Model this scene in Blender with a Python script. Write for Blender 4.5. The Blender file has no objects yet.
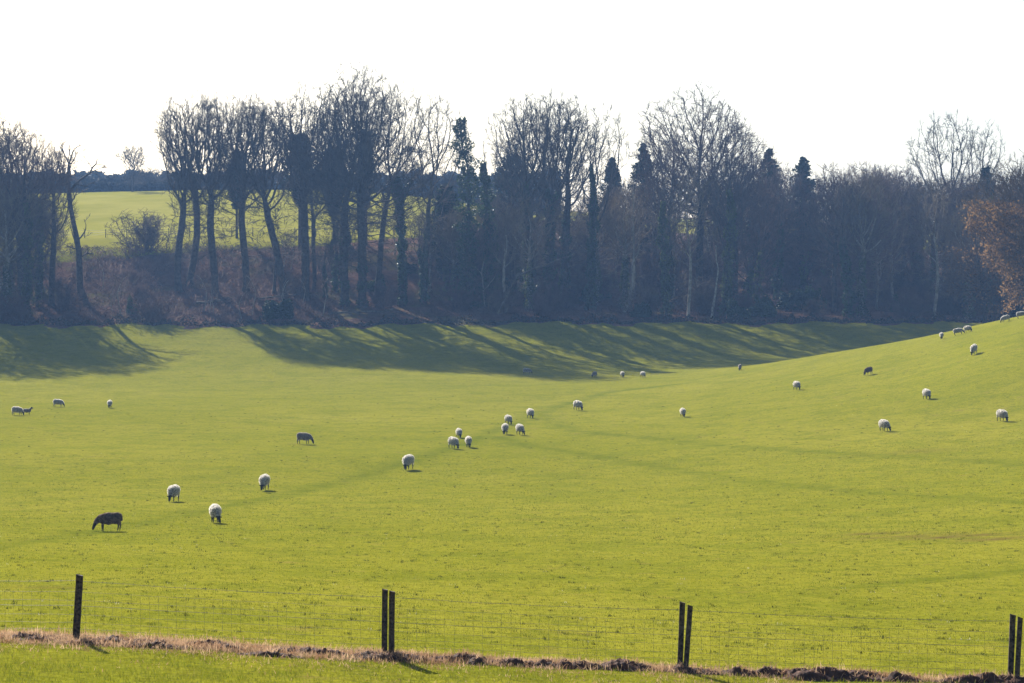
import bpy, math, random
import numpy as np
from mathutils import Vector, Matrix

random.seed(7)
R = math.radians
sc = bpy.context.scene
col = sc.collection

# ------------------------------------------------------------------ camera, sky, sun, exposure
FPX = 2400.0          # focal length in pixels at 1024 wide
HROW = 300.0          # image row of eye level
cam_data = bpy.data.cameras.new('camera')
cam_data.sensor_width = 36.0
cam_data.lens = FPX * 36.0 / 1024.0
cam_data.clip_start = 0.5
cam_data.clip_end = 6000
cam = bpy.data.objects.new('camera', cam_data)
cam.location = (0, 0, 0)
cam.rotation_euler = (R(90) - math.atan((341.5 - HROW) / FPX), 0, 0)
col.objects.link(cam)
sc.camera = cam

SUN_EL, SUN_AZ = R(26.5), R(-22)          # azimuth from +Y, negative = to the left
w = bpy.data.worlds.new('World'); sc.world = w; w.use_nodes = True
wn = w.node_tree.nodes; wl = w.node_tree.links
bg = wn['Background']
sky = wn.new('ShaderNodeTexSky'); sky.sky_type = 'NISHITA'; sky.sun_disc = False
sky.sun_elevation = SUN_EL; sky.sun_rotation = SUN_AZ
sky.air_density = 1.0; sky.dust_density = 1.3; sky.ozone_density = 1.2
wl.new(sky.outputs[0], bg.inputs[0]); bg.inputs[1].default_value = 0.05

sd = bpy.data.lights.new('sun', 'SUN'); sd.energy = 5.0; sd.angle = R(0.5); sd.color = (1.0, 0.95, 0.87)
sun = bpy.data.objects.new('sun', sd); col.objects.link(sun)
tosun = Vector((math.sin(SUN_AZ) * math.cos(SUN_EL), math.cos(SUN_AZ) * math.cos(SUN_EL), math.sin(SUN_EL)))
sun.rotation_euler = tosun.to_track_quat('Z', 'Y').to_euler()
sun.location = (-60, 60, 80)

sc.view_settings.view_transform = 'Standard'
sc.view_settings.look = 'None'
sc.view_settings.exposure = 1.5
sc.view_settings.gamma = 1.0
sc.view_settings.use_curve_mapping = False
sc.render.engine = 'CYCLES'
sc.cycles.use_denoising = True
sc.cycles.max_bounces = 5
sc.cycles.diffuse_bounces = 2
sc.cycles.transmission_bounces = 2
sc.cycles.volume_bounces = 0
sc.cycles.transparent_max_bounces = 6

HAZE = 0.00032

# ------------------------------------------------------------------ materials
def mat(name, c1, c2=None, scale=1.0, rough=0.9, transl=0.0, spec=0.1, detail=4, bump=0.0, c3=None, tc=None):
    m = bpy.data.materials.new(name); m.use_nodes = True
    n = m.node_tree.nodes; l = m.node_tree.links
    for x in list(n): n.remove(x)
    out = n.new('ShaderNodeOutputMaterial')
    p = n.new('ShaderNodeBsdfPrincipled')
    p.inputs['Roughness'].default_value = rough
    p.inputs['Specular IOR Level'].default_value = spec
    c2 = c2 or c1
    geo = n.new('ShaderNodeNewGeometry')
    nz = n.new('ShaderNodeTexNoise'); nz.inputs['Scale'].default_value = scale; nz.inputs['Detail'].default_value = detail
    l.new(geo.outputs['Position'], nz.inputs['Vector'])
    cr = n.new('ShaderNodeValToRGB')
    cr.color_ramp.elements[0].position = 0.36; cr.color_ramp.elements[0].color = (*c1, 1)
    cr.color_ramp.elements[1].position = 0.64; cr.color_ramp.elements[1].color = (*c2, 1)
    if c3:
        e = cr.color_ramp.elements.new(0.8); e.color = (*c3, 1)
    l.new(nz.outputs[0], cr.inputs[0])
    l.new(cr.outputs[0], p.inputs['Base Color'])
    if bump:
        b = n.new('ShaderNodeBump'); b.inputs['Strength'].default_value = 1.0; b.inputs['Distance'].default_value = bump
        l.new(nz.outputs[0], b.inputs['Height']); l.new(b.outputs[0], p.inputs['Normal'])
    if transl:
        t = n.new('ShaderNodeBsdfTranslucent')
        if tc: t.inputs[0].default_value = (*tc, 1)
        else: l.new(cr.outputs[0], t.inputs[0])
        mx = n.new('ShaderNodeMixShader'); mx.inputs[0].default_value = transl
        l.new(p.outputs[0], mx.inputs[1]); l.new(t.outputs[0], mx.inputs[2]); l.new(mx.outputs[0], out.inputs[0])
    else:
        l.new(p.outputs[0], out.inputs[0])
    return m

M = {
 'bark':   mat('grey_bark', (.045, .038, .032), (.095, .08, .065), 2.5, bump=.03),
 'bark_l': mat('lichen_bark', (.06, .055, .04), (.13, .12, .085), 1.8, bump=.03),
 'twig':   mat('grey_twigs', (.058, .05, .044), (.115, .096, .082), .5),
 'twig_p': mat('purple_brown_twigs', (.075, .052, .048), (.15, .10, .085), .35),
 'twig_b': mat('brown_twigs', (.085, .062, .044), (.18, .125, .08), .4),
 'pale':   mat('pale_birch_bark', (.20, .18, .15), (.38, .36, .31), 3.0, bump=.02),
 'ivy':    mat('ivy_leaves', (.026, .048, .016), (.065, .10, .03), .9, rough=.6, spec=.2, transl=.25),
 'holly':  mat('evergreen_leaves', (.012, .03, .012), (.035, .065, .02), .8, rough=.7, spec=.12, transl=.15),
 'ivy_l':  mat('painted_sunlit_ivy', (.045, .062, .016), (.13, .15, .04), .7, rough=.7, spec=.15, transl=.35),  # lighter, yellower ivy copy with sunlight put into its colour
 'twig_t': mat('tan_twigs', (.11, .085, .055), (.21, .165, .11), .4),
 'bark_t': mat('pale_sunlit_bark', (.18, .16, .125), (.34, .30, .24), 2.0, bump=.03),  # bark tone raised to carry sunlight on trunks; also pale dead wood
 'needle': mat('conifer_needles', (.018, .034, .018), (.042, .064, .032), .7, transl=.1),
 'beech':  mat('dead_beech_leaves', (.11, .062, .027), (.27, .16, .065), .35, transl=.45),
 'hedge':  mat('hedge_twigs', (.03, .032, .022), (.06, .052, .036), .2, transl=.1),
 'bramble':mat('bramble_stems', (.075, .042, .03), (.19, .11, .075), .25, transl=.15),
 'log':    mat('weathered_wood', (.07, .058, .045), (.16, .135, .10), 2.0, bump=.02),
 'post':   mat('dark_fence_timber', (.020, .015, .011), (.10, .075, .05), 22, bump=.006),
 'wire':   mat('dull_wire', (.05, .05, .045), (.11, .11, .10), 30, rough=.5, spec=.5),
 'straw':  mat('dead_grass', (.32, .18, .095), (.62, .43, .27), 3.0, spec=0, transl=.35),
 'soil':   mat('turned_soil', (.030, .013, .008), (.10, .046, .028), 6.0, bump=.04, c3=(.22, .13, .075)),
 'wool':   mat('shade_toned_fleece', (.15, .135, .115), (.25, .23, .20), 9.0, bump=.03),  # white fleece darkened so its colour holds the shade; locks stay bright
 'fuzz':   mat('wool_locks', (.62, .58, .50), (.80, .76, .68), 9.0, spec=0, transl=.62),
 'fuzz_d': mat('brown_wool_locks', (.16, .11, .075), (.30, .22, .16), 9.0, spec=0, transl=.5),
 'fuzz_g': mat('rim_lit_wool_locks', (.40, .35, .30), (.60, .54, .47), 9.0, spec=0, transl=.5),  # locks made pale so their colour gives a sunlit rim
 'wool_d': mat('dark_brown_fleece', (.07, .045, .032), (.14, .095, .07), 9.0, bump=.03, transl=.1),
 'wool_g': mat('grey_and_shaded_fleece', (.10, .08, .065), (.17, .14, .115), 9.0, bump=.03, transl=.1),  # grey brown fleece; also holds the painted shade of one white sheep
 'face':   mat('black_face', (.012, .010, .009), (.03, .026, .022), 9.0),
 'face_w': mat('pale_face', (.42, .38, .33), (.55, .5, .45), 9.0),
 'wall':   mat('white_barn_wall', (.75, .74, .70), (.82, .80, .77), .5),
 'roof':   mat('pale_tile_roof', (.35, .27, .24), (.42, .33, .30), .7),
}

# ------------------------------------------------------------------ ground function (heights relative to the eye)
DN = np.array([-100, 0, 20, 36, 40, 50, 88, 120, 158, 185, 205, 235, 255, 290, 318, 335, 365, 400, 480, 505, 600, 700, 900, 1700.])
UN = np.array([-1500, -200, 0, 388, 700, 800, 900, 1024, 1200, 2500.])
_z = {
 0:    [-1.5,-1.7,-4.3,-5.50,-5.64,-6.20,-8.40,-9.6,-9.6,-9.4,-9.3,-9.1,-8.8,-6.8,-3.3,-.6,8.2,12,20.5,22.3,26.5,30,37,58],
 388:  [-1.5,-1.7,-4.4,-5.78,-5.91,-6.41,-8.50,-9.6,-9.7,-9.5,-9.4,-9.1,-8.7,-6.8,-3.2,-.6,7.5,12,20.5,22.3,26.5,30,37,58],
 700:  [-1.5,-1.7,-4.5,-5.97,-6.10,-6.64,-8.45,-9.4,-9.45,-9.05,-8.65,-8.2,-8.0,-7.2,-2.9,-1.2,2.5,5,11,13,18,22,30,50],
 800:  [-1.5,-1.7,-4.5,-6.02,-6.15,-6.70,-8.35,-9.1,-8.95,-8.15,-7.6,-6.85,-6.25,-6.9,-2.9,-1.2,2,4,9,11,16,20,28,48],
 900:  [-1.5,-1.7,-4.6,-6.06,-6.18,-6.76,-8.2,-8.8,-8.4,-7.1,-6.2,-4.75,-4.35,-6.0,-3.0,-1.2,2,4,8,10,15,19,27,46],
 1024: [-1.5,-1.7,-4.6,-6.10,-6.23,-6.83,-7.95,-8.4,-7.7,-4.9,-3.2,-1.8,-1.75,-4.4,-3.0,-1.2,2,4,8,10,15,19,27,46],
}
_z[-200] = _z[0]; _z[-1500] = _z[0]
_z[1200] = [a + (b if 80 < d < 400 else 0) for a, d, b in zip(_z[1024], DN, [0]*6 + [.4, .9, 1.6, 2.2, 2.6, 2.7, 2.6, 2, .8, .3] + [0]*8)]
_z[2500] = _z[1200]
ZT = np.array([_z[int(u)] for u in UN])

def _herm(xn, yn, x):
    """yn: (..., n) tabulated on xn; cubic Hermite with limited slopes, evaluated at x (n points, one per row of yn or shared)."""
    h = np.diff(xn); dl = np.diff(yn, axis=-1) / h
    m = np.zeros_like(yn)
    m[..., 1:-1] = (dl[..., :-1] * h[1:] + dl[..., 1:] * h[:-1]) / (h[:-1] + h[1:])
    m[..., 0] = dl[..., 0]; m[..., -1] = dl[..., -1]
    i = np.clip(np.searchsorted(xn, x) - 1, 0, len(xn) - 2)
    t = (x - xn[i]) / h[i]
    if yn.ndim == 1:
        y0, y1, m0, m1 = yn[i], yn[i + 1], m[i], m[i + 1]
    else:
        r = np.arange(len(x)) if yn.shape[0] == len(x) else None
        y0, y1, m0, m1 = yn[r, i], yn[r, i + 1], m[r, i], m[r, i + 1]
    t2 = t * t; t3 = t2 * t
    return (2*t3 - 3*t2 + 1) * y0 + (t3 - 2*t2 + t) * h[i] * m0 + (-2*t3 + 3*t2) * y1 + (t3 - t2) * h[i] * m1

def ground(x, y):
    x = np.atleast_1d(np.asarray(x, float)); y = np.atleast_1d(np.asarray(y, float))
    u = np.clip(512 + FPX * x / np.maximum(y, 30), -1500, 2500)
    yc = np.clip(y, -100, 1700)
    cols = np.stack([_herm(DN, ZT[k], yc) for k in range(len(UN))], axis=1)
    # smooth blend across azimuth
    z = _herm(UN, cols, u)
    amp = np.clip((yc - 30) / 120, 0, 1)
    z = z + amp * (.10 * np.sin(x * .11 + 1.3) * np.sin(y * .083) + .05 * np.sin(x * .31 + y * .05) * np.sin(y * .23 + 2))
    z = z + .012 * np.sin(x * 1.7 + 2 * np.sin(y * .6)) * np.sin(y * 1.3 + np.sin(x * .8))
    return z

def gz(x, y): return float(ground(x, y)[0])

def ux(u, D): return (u - 512.0) / FPX * D

def at_row(u, row, dmin=34, dmax=600):
    """nearest ground point that the photograph shows at this column and row"""
    D = np.linspace(dmin, dmax, 4000)
    r = HROW - ground(ux(u, D), D) * FPX / D
    k = np.where(r <= row)[0]
    d = D[k[0]] if len(k) else D[np.argmin(r)]
    return ux(u, d), float(d)

# ------------------------------------------------------------------ mesh helpers
def mesh_np(name, V, F, mats, smooth=False, mi=None):
    """V (n,3); F (m,k) all the same k, or a list of such arrays"""
    me = bpy.data.meshes.new(name)
    V = np.asarray(V, np.float32)
    Fs = F if isinstance(F, list) and isinstance(F[0], np.ndarray) else [F]
    Fs = [np.asarray(f, np.int32) for f in Fs if len(f)]
    loops = np.concatenate([f.ravel() for f in Fs])
    tot = np.concatenate([np.full(len(f), f.shape[1], np.int32) for f in Fs])
    start = np.concatenate([[0], np.cumsum(tot)[:-1]]).astype(np.int32)
    me.vertices.add(len(V)); me.vertices.foreach_set('co', V.ravel())
    me.loops.add(len(loops)); me.loops.foreach_set('vertex_index', loops)
    me.polygons.add(len(tot)); me.polygons.foreach_set('loop_start', start)
    me.polygons.foreach_set('loop_total', tot)
    if smooth: me.polygons.foreach_set('use_smooth', np.ones(len(tot), bool))
    for m_ in (mats if isinstance(mats, (list, tuple)) else [mats]): me.materials.append(m_)
    if mi is not None: me.polygons.foreach_set('material_index', np.asarray(mi, np.int32))
    me.update(calc_edges=True)
    return me

def link(name, me, parent=None, loc=None):
    o = bpy.data.objects.new(name, me); col.objects.link(o)
    if parent: o.parent = parent
    if loc is not None: o.location = loc
    return o

def thing(name, loc, label, cat, group=None, rz=0):
    o = bpy.data.objects.new(name, None); col.objects.link(o)
    o.location = loc; o.rotation_euler = (0, 0, rz); o.empty_display_size = .5
    o['label'] = label; o['category'] = cat
    if group: o['group'] = group
    return o

def tag(o, label=None, cat=None, group=None, kind=None):
    for k, v in (('label', label), ('category', cat), ('group', group), ('kind', kind)):
        if v: o[k] = v
    return o

def norm(v): return v / (np.linalg.norm(v, axis=-1, keepdims=True) + 1e-9)

class Tubes:
    def __init__(self): self.g = {}
    def add(self, pts, rad, sides):
        self.g.setdefault((len(pts), sides), []).append((pts, rad))
    def arrays(self):
        Vs, Fs, off = [], [], 0
        for (k, s), L in self.g.items():
            P = np.array([a[0] for a in L], float); Rr = np.array([a[1] for a in L], float)
            n = len(P)
            T = np.empty_like(P)
            T[:, 1:-1] = P[:, 2:] - P[:, :-2]; T[:, 0] = P[:, 1] - P[:, 0]; T[:, -1] = P[:, -1] - P[:, -2]
            T = norm(T)
            A = norm(P[:, -1] - P[:, 0])
            ref = np.where(np.abs(A[:, 2:3]) > .8, np.array([[1., 0, 0]]), np.array([[0, 0, 1.]]))[:, None, :]
            X = norm(np.cross(T, np.broadcast_to(ref, T.shape))); Y = np.cross(T, X)
            a = np.linspace(0, 2 * math.pi, s, endpoint=False)
            V = P[:, :, None] + Rr[:, :, None, None] * (X[:, :, None] * np.cos(a)[None, None, :, None] + Y[:, :, None] * np.sin(a)[None, None, :, None])
            idx = off + np.arange(n * k * s).reshape(n, k, s)
            q = np.stack([idx[:, :-1], np.roll(idx[:, :-1], -1, 2), np.roll(idx[:, 1:], -1, 2), idx[:, 1:]], -1).reshape(-1, 4)
            Vs.append(V.reshape(-1, 3)); Fs.append(q); off += n * k * s
        if not Vs: return np.zeros((0, 3)), np.zeros((0, 4), int)
        return np.concatenate(Vs), np.concatenate(Fs)

def leaf_quads(C, size, rng, flat=0.0):
    """random small leaf-shaped quads (pointed) at centres C"""
    n = len(C)
    a = norm(rng.normal(size=(n, 3))); b = norm(np.cross(a, rng.normal(size=(n, 3))))
    if flat: a[:, 2] *= flat; a = norm(a)
    s = (size * rng.uniform(.6, 1.4, n))[:, None]
    V = np.stack([C - a * s, C + b * s * .55, C + a * s, C - b * s * .55], 1).reshape(-1, 3)
    return V, np.arange(4 * n).reshape(-1, 4)

# ------------------------------------------------------------------ bare trees
def rot_from(d, ang, az):
    t = np.array([1., 0, 0]) if abs(d[2]) > .85 else np.array([0, 0, 1.])
    x = np.cross(d, t); x /= np.linalg.norm(x) + 1e-9; y = np.cross(d, x)
    return d * math.cos(ang) + (x * math.cos(az) + y * math.sin(az)) * math.sin(ang)

STY = {
 # trunk length share, limbs, limb angle, per-level children, wobble, up-pull, low branches
 'fan':    dict(tl=.42, nl=6, la=(.22, .62), ch=(8, 7, 7, 5), wob=.10, up=.16, low=3, r=.019, rat=(.52, .48, .45, .42)),
 'wild':   dict(tl=.50, nl=6, la=(.25, .75), ch=(8, 7, 6, 5), wob=.24, up=.14, low=4, r=.018, rat=(.50, .50, .48, .45)),
 'round':  dict(tl=.36, nl=9, la=(.25, .95), ch=(8, 7, 6, 5), wob=.10, up=.10, low=3, r=.017, rat=(.52, .48, .45, .42)),
 'slim':   dict(tl=.62, nl=6, la=(.25, .60), ch=(7, 6, 6, 4), wob=.12, up=.15, low=5, r=.012, rat=(.50, .48, .45, .45)),
 'open':   dict(tl=.45, nl=5, la=(.25, .65), ch=(7, 6, 5, 4), wob=.14, up=.12, low=0, r=.013, rat=(.50, .45, .42, .40)),
 'snag':   dict(tl=.75, nl=4, la=(.35, 1.0), ch=(4, 3, 2, 0), wob=.25, up=.05, low=7, r=.022, rat=(.42, .42, .4, .4)),
 'thicket':dict(tl=.55, nl=7, la=(.15, .60), ch=(6, 6, 5, 4), wob=.12, up=.10, low=10, r=.010, rat=(.48, .46, .45, .45)),
}

def make_bare(H, W, style, seed, lean=0.0, ivy=0.0, ivy_r=.5, twmin=.024, stems=1):
    """returns dict part -> (V, F); lean = sideways shift of the crown (m)"""
    s = STY[style]; rng = np.random.default_rng(seed); rnd = random.Random(seed)
    tr, lm, cr = Tubes(), Tubes(), Tubes()
    spine = []
    def grow(p, d, L, r, lvl, sink, sides, nseg, up, wob, tip=.35):
        pts = [p]; rad = [r]; step = L / nseg; dirs = [d]
        for i in range(nseg):
            d = d + rng.normal(size=3) * wob; d[2] += up; d = d / np.linalg.norm(d)
            p = p + d * step; pts.append(p); dirs.append(d)
            rad.append(max(r * (1 - (1 - tip) * (i + 1) / nseg), twmin * .6))
        if lvl == 0: rad[0] = r * 1.5
        sink.add(pts, rad, sides)
        return pts, rad, dirs
    def kids(pts, rad, dirs, L, lvl, t0=.18):
        if lvl > 4: return
        n = s['ch'][lvl - 1]
        if n <= 0: return
        az = rnd.uniform(0, 6.28)
        for j in range(n):
            t = t0 + (1 - t0) * (j + rnd.random() * .8) / n; t = min(t, .98)
            f = t * (len(pts) - 1); i = int(f); f -= i
            p = pts[i] * (1 - f) + pts[i + 1] * f; r = rad[i] * (1 - f) + rad[i + 1] * f
            az += 2.4 + rnd.uniform(-.5, .5)
            d = rot_from(dirs[i + 1], rnd.uniform(.45, .95), az)
            l = L * s['rat'][min(lvl, 4) - 1] * rnd.uniform(.7, 1.25) * (1.25 - .55 * t)
            nr = max(r * (.62 - .05 * lvl), twmin)
            sd = (5, 3, 3, 3)[min(lvl, 4) - 1]; ns = (4, 3, 2, 2)[min(lvl, 4) - 1]
            a, b, c = grow(p, d, l, nr, lvl + 1, lm if lvl < 2 else cr, sd, ns, s['up'] * .6, s['wob'] * 1.3)
            kids(a, b, c, l, lvl + 1)
    for st in range(stems):
        r0 = H * s['r']
        base = np.array([0., 0, -.6]) + (rng.normal(size=3) * [.6, .6, 0] if stems > 1 else 0)
        d0 = np.array([rng.normal() * .04, rng.normal() * .04, 1.])
        if stems > 1: d0[:2] += rng.normal(size=2) * .25
        pts, rad, dirs = grow(base, d0 / np.linalg.norm(d0), H * s['tl'] + .6, r0, 0, tr, 8, 8, .06, s['wob'] * .45, .6)
        spine.append((pts, rad))
        az = rnd.uniform(0, 6.28)
        for j in range(s['nl']):
            t = .80 + .2 * (j + 1) / s['nl'] if j < s['nl'] - 1 else 1.0
            f = min(t, .999) * 8; i = int(f); f -= i
            p = pts[i] * (1 - f) + pts[i + 1] * f
            az += 2.4 + rnd.uniform(-.4, .4)
            ang = rnd.uniform(*s['la']) if j < s['nl'] - 1 else .08
            L = H * (1 - s['tl'] * t) * rnd.uniform(.72, 1.0)
            a, b, c = grow(p, rot_from(dirs[i + 1], ang, az), L, rad[i] * rnd.uniform(.45, .62), 1, tr, 6, 7, s['up'], s['wob'])
            spine.append((a, b))
            kids(a, b, c, L, 1)
        for j in range(s['low']):
            t = rnd.uniform(.35, .8); f = t * 8; i = int(f); f -= i
            p = pts[i] * (1 - f) + pts[i + 1] * f
            L = H * rnd.uniform(.10, .24)
            a, b, c = grow(p, rot_from(dirs[i + 1], rnd.uniform(.8, 1.4), rnd.uniform(0, 6.28)), L, rad[i] * .28, 2, lm, 5, 5, .10, s['wob'] * 1.4)
            kids(a, b, c, L, 2)
    parts = {'trunk': tr.arrays(), 'limbs': lm.arrays(), 'crown': cr.arrays()}
    allv = np.concatenate([v for v, f in parts.values()])
    top = np.percentile(allv[:, 2], 99.96); hi = allv[allv[:, 2] > top * .35]
    cx, cy = np.percentile(hi[:, 0], 50), np.percentile(hi[:, 1], 50)
    wid = (np.percentile(hi[:, 0], 96) - np.percentile(hi[:, 0], 4) + np.percentile(hi[:, 1], 96) - np.percentile(hi[:, 1], 4)) / 2
    kz = H / top; kx = W / wid
    def xf(v):
        v = np.array(v, float); t = np.clip(v[..., 2] / top, 0, 1)
        e = t ** .8
        k = kz + (kx - kz) * np.clip(t * 2.2, 0, 1)
        v0 = v[..., 0] - cx * e; v1 = v[..., 1] - cy * e
        v[..., 0] = v0 * k + lean * e; v[..., 1] = v1 * k; v[..., 2] *= kz
        return v
    parts = {k: (xf(v), f) for k, (v, f) in parts.items() if len(v)}
    if ivy > 0:
        C = []
        for n_, (pts, rad) in enumerate(spine):
            P = xf(np.array(pts)); P = np.array(P); rr = np.array(rad)
            seglen = np.linalg.norm(np.diff(P, axis=0), axis=1)
            N = int(seglen.sum() * 240 * (1 if n_ == 0 else .55))
            f = rng.uniform(0, len(P) - 1.001, N); i = f.astype(int); f = (f - i)[:, None]
            c = P[i] * (1 - f) + P[i + 1] * f
            hfrac = c[:, 2] / H
            keep = (hfrac < ivy) & (hfrac > 0)
            c = c[keep]; N = len(c)
            rad_ = (ivy_r * (.55 + .55 * np.sin(c[:, 2] * 1.3 + n_) ** 2 + .3 * np.sin(c[:, 2] * 3.1 + 2 * n_)) * np.clip((ivy - c[:, 2] / H) * 6, .35, 1)) * (1 if n_ == 0 else .7)
            th = rng.uniform(0, 6.28, N); q = rad_ * rng.uniform(.35, 1, N) ** .6 + .2
            c = c + np.stack([np.cos(th) * q, np.sin(th) * q, rng.normal(size=N) * .2], 1)
            C.append(c)
        C = np.concatenate(C)
        parts['ivy'] = leaf_quads(C, .17, rng)
    return parts

# space-colonising growth: attraction points fill the crown, branches reach for them
ENV = {
 # crown base, attraction points, kill distance, jitter, up-pull, outline, trunk bend, twig share
 'fan':    dict(cb=.36, n=2700, dk=.56, jit=.22, up=.10, shape='fan', bend=.3, tw=.95),
 'wild':   dict(cb=.34, n=2600, dk=.58, jit=.42, up=.06, shape='fan', bend=.95, tw=.95),
 'round':  dict(cb=.33, n=3900, dk=.55, jit=.22, up=.06, shape='dome', bend=.3, tw=1.0),
 'slim':   dict(cb=.28, n=1100, dk=.66, jit=.25, up=.14, shape='fan', bend=.5, tw=.9),
 'open':   dict(cb=.32, n=1200, dk=.8, jit=.24, up=.14, shape='fan', bend=.4, tw=.9),
 'thicket':dict(cb=.10, n=1300, dk=.68, jit=.26, up=.18, shape='col', bend=.5, tw=1.0),
}
def make_colonised(H, W, style, seed, lean=0.0, ivy=0.0, ivy_r=.5, twmin=.024, n_mul=1.0):
    e = ENV[style]; rng = np.random.default_rng(seed)
    n = int(e['n'] * n_mul); cb = e['cb']
    ph = rng.uniform(0, 6.28, 6)
    def prof(t, th):
        if e['shape'] == 'fan':  r = np.where(t < .62, .30 + .70 * (t / .62) ** .8, np.clip(1 - ((t - .62) / .40) ** 2, 0, 1) ** .42)
        elif e['shape'] == 'dome': r = np.sqrt(np.clip(1 - ((t - .42) / .585) ** 2, 0, 1))
        else: r = np.minimum(1, .55 + t) * np.sqrt(np.clip(1 - (np.clip(t - .6, 0, 1) / .41) ** 2, 0, 1))
        return r * (.80 + .19 * np.sin(2 * th + ph[0] + 4 * t) + .15 * np.sin(3 * th + ph[1] - 8 * t) + .10 * np.sin(5 * th + ph[2] + 13 * t))
    def path(t):   # the crown's middle line
        t = np.asarray(t, float)
        return np.stack([lean * t ** .8 + e['bend'] * np.sin(t * 5 + ph[3]) * np.sin(t * 3.1) , e['bend'] * np.sin(t * 4 + ph[4]) * t, t * H], -1)
    t = rng.uniform(0, 1, n * 3); th = rng.uniform(0, 6.28, n * 3)
    q = rng.uniform(0, 1, n * 3) ** .42
    R_ = W * .64 * prof(t, th)
    keep = rng.uniform(0, 1, n * 3) < (R_ / (W * .6)) ** 1.6 + .05
    t, th, q, R_ = t[keep][:n], th[keep][:n], q[keep][:n], R_[keep][:n]
    hz = cb + (1 - cb) * t * (.90 + .06 * np.sin(3 * th + ph[5]) + .04 * np.sin(7 * th + ph[0]))
    A = path(hz) + np.stack([np.cos(th) * R_ * q, np.sin(th) * R_ * q, 0 * q], 1)
    nl = max(6, int(n * .03))  # a few low side branches
    hl = rng.uniform(cb * .45, cb, nl); tl = rng.uniform(0, 6.28, nl); rl = rng.uniform(.1, .30, nl) * W
    A = np.concatenate([A, path(hl) + np.stack([np.cos(tl) * rl, np.sin(tl) * rl, 0 * rl], 1)])
    step = .42
    nodes = [np.array([0, 0, -.6])]; par = [-1]; dirs = [np.array([0, 0, 1.])]
    zt = 0.
    while zt < H * (cb + .10):
        zt += step; nodes.append(path(zt / H) + rng.normal(size=3) * [.03, .03, 0]); par.append(len(nodes) - 2); dirs.append(norm(nodes[-1] - nodes[-2]))
    ntr = len(nodes)
    Nn = np.array(nodes)
    d2 = ((A[:, None] - Nn[None]) ** 2).sum(-1); near = d2.argmin(1); nd = np.sqrt(d2.min(1))
    alive = np.ones(len(A), bool); kidc = {}
    first = max(3, int(ntr * .40))
    di = max(4.0, W * .45)
    for it in range(150):
        use = alive & (nd < di)
        if not use.any(): break
        idx = np.where(use)[0]; nn = near[idx]; nn = np.maximum(nn, first)
        vec = norm(A[idx] - np.array(nodes)[nn])
        uq, inv = np.unique(nn, return_inverse=True)
        S = np.zeros((len(uq), 3)); np.add.at(S, inv, vec)
        new = []
        for k, b in enumerate(uq):
            if kidc.get(b, 0) >= 3: continue
            s_ = norm(S[k]); o_ = nodes[b] - [lean * .5, 0, H * .40]; d = norm(s_ + dirs[b] * .5 + norm(o_) * .28 + rng.normal(size=3) * e['jit'] + [0, 0, e['up']])
            new.append((nodes[b] + d * step, b, d)); kidc[b] = kidc.get(b, 0) + 1
        if not new: break
        base = len(nodes)
        for p_, b, d in new: nodes.append(p_); par.append(int(b)); dirs.append(d)
        Q = np.array([p_ for p_, _, _ in new]); ai = np.where(alive)[0]
        dd = np.sqrt(((A[ai, None] - Q[None]) ** 2).sum(-1)); j = dd.argmin(1); m = dd[np.arange(len(ai)), j]
        better = m < nd[ai]; near[ai[better]] = base + j[better]; nd[ai[better]] = m[better]
        alive[ai[m < e['dk']]] = False
        if len(nodes) > 14000: break
    N = np.array(nodes); n = len(N); par = np.array(par)
    ch = [[] for _ in range(n)]
    for i in range(1, n): ch[par[i]].append(i)
    ex = 2.35; r = np.zeros(n)
    for i in range(n - 1, -1, -1):
        r[i] = twmin if not ch[i] else sum(r[c] ** ex for c in ch[i]) ** (1 / ex)
    k = H * STY[style]['r'] / r[0]
    lg = np.clip(np.log(r / twmin) / math.log(r[0] / twmin), 0, 1); r = r * k ** lg   # keep twig size, fit the trunk
    r[0] *= 1.5; r[1] *= 1.2
    heavy = [max(c, key=lambda j: r[j]) if c else -1 for c in ch]
    tr, cr = Tubes(), Tubes()
    starts = [0] + [j for i in range(n) for j in ch[i] if j != heavy[i]]
    thick = H * .0042
    for s_ in starts:
        L = [s_] if s_ == 0 else [par[s_], s_]
        while heavy[L[-1]] >= 0: L.append(heavy[L[-1]])
        P = N[L]; rr = r[L].copy()
        if s_: rr[0] = min(rr[0], rr[1] * 1.25)
        if len(L) > 3:  # light smoothing, keeps crooks
            P[1:-1] = P[1:-1] * .5 + (P[:-2] + P[2:]) * .25
        cut = np.where(rr < thick)[0]; c = cut[0] if len(cut) else len(L)
        if c >= 2: tr.add(list(P[:c + 1]), list(rr[:c + 1]), 7)
        a = max(c - 1, 0) if c >= 2 else 0
        P2, r2 = P[a:], rr[a:]
        while len(P2) >= 2:   # batch by limited lengths so arrays group well
            m = min(len(P2), 9); cr.add(list(P2[:m]), list(r2[:m]), 4 if r2[0] > .05 else 3); P2, r2 = P2[m - 1:], r2[m - 1:]
    D_ = np.array(dirs); cand = np.where((r < .055) & (np.arange(n) > ntr))[0]
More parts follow.
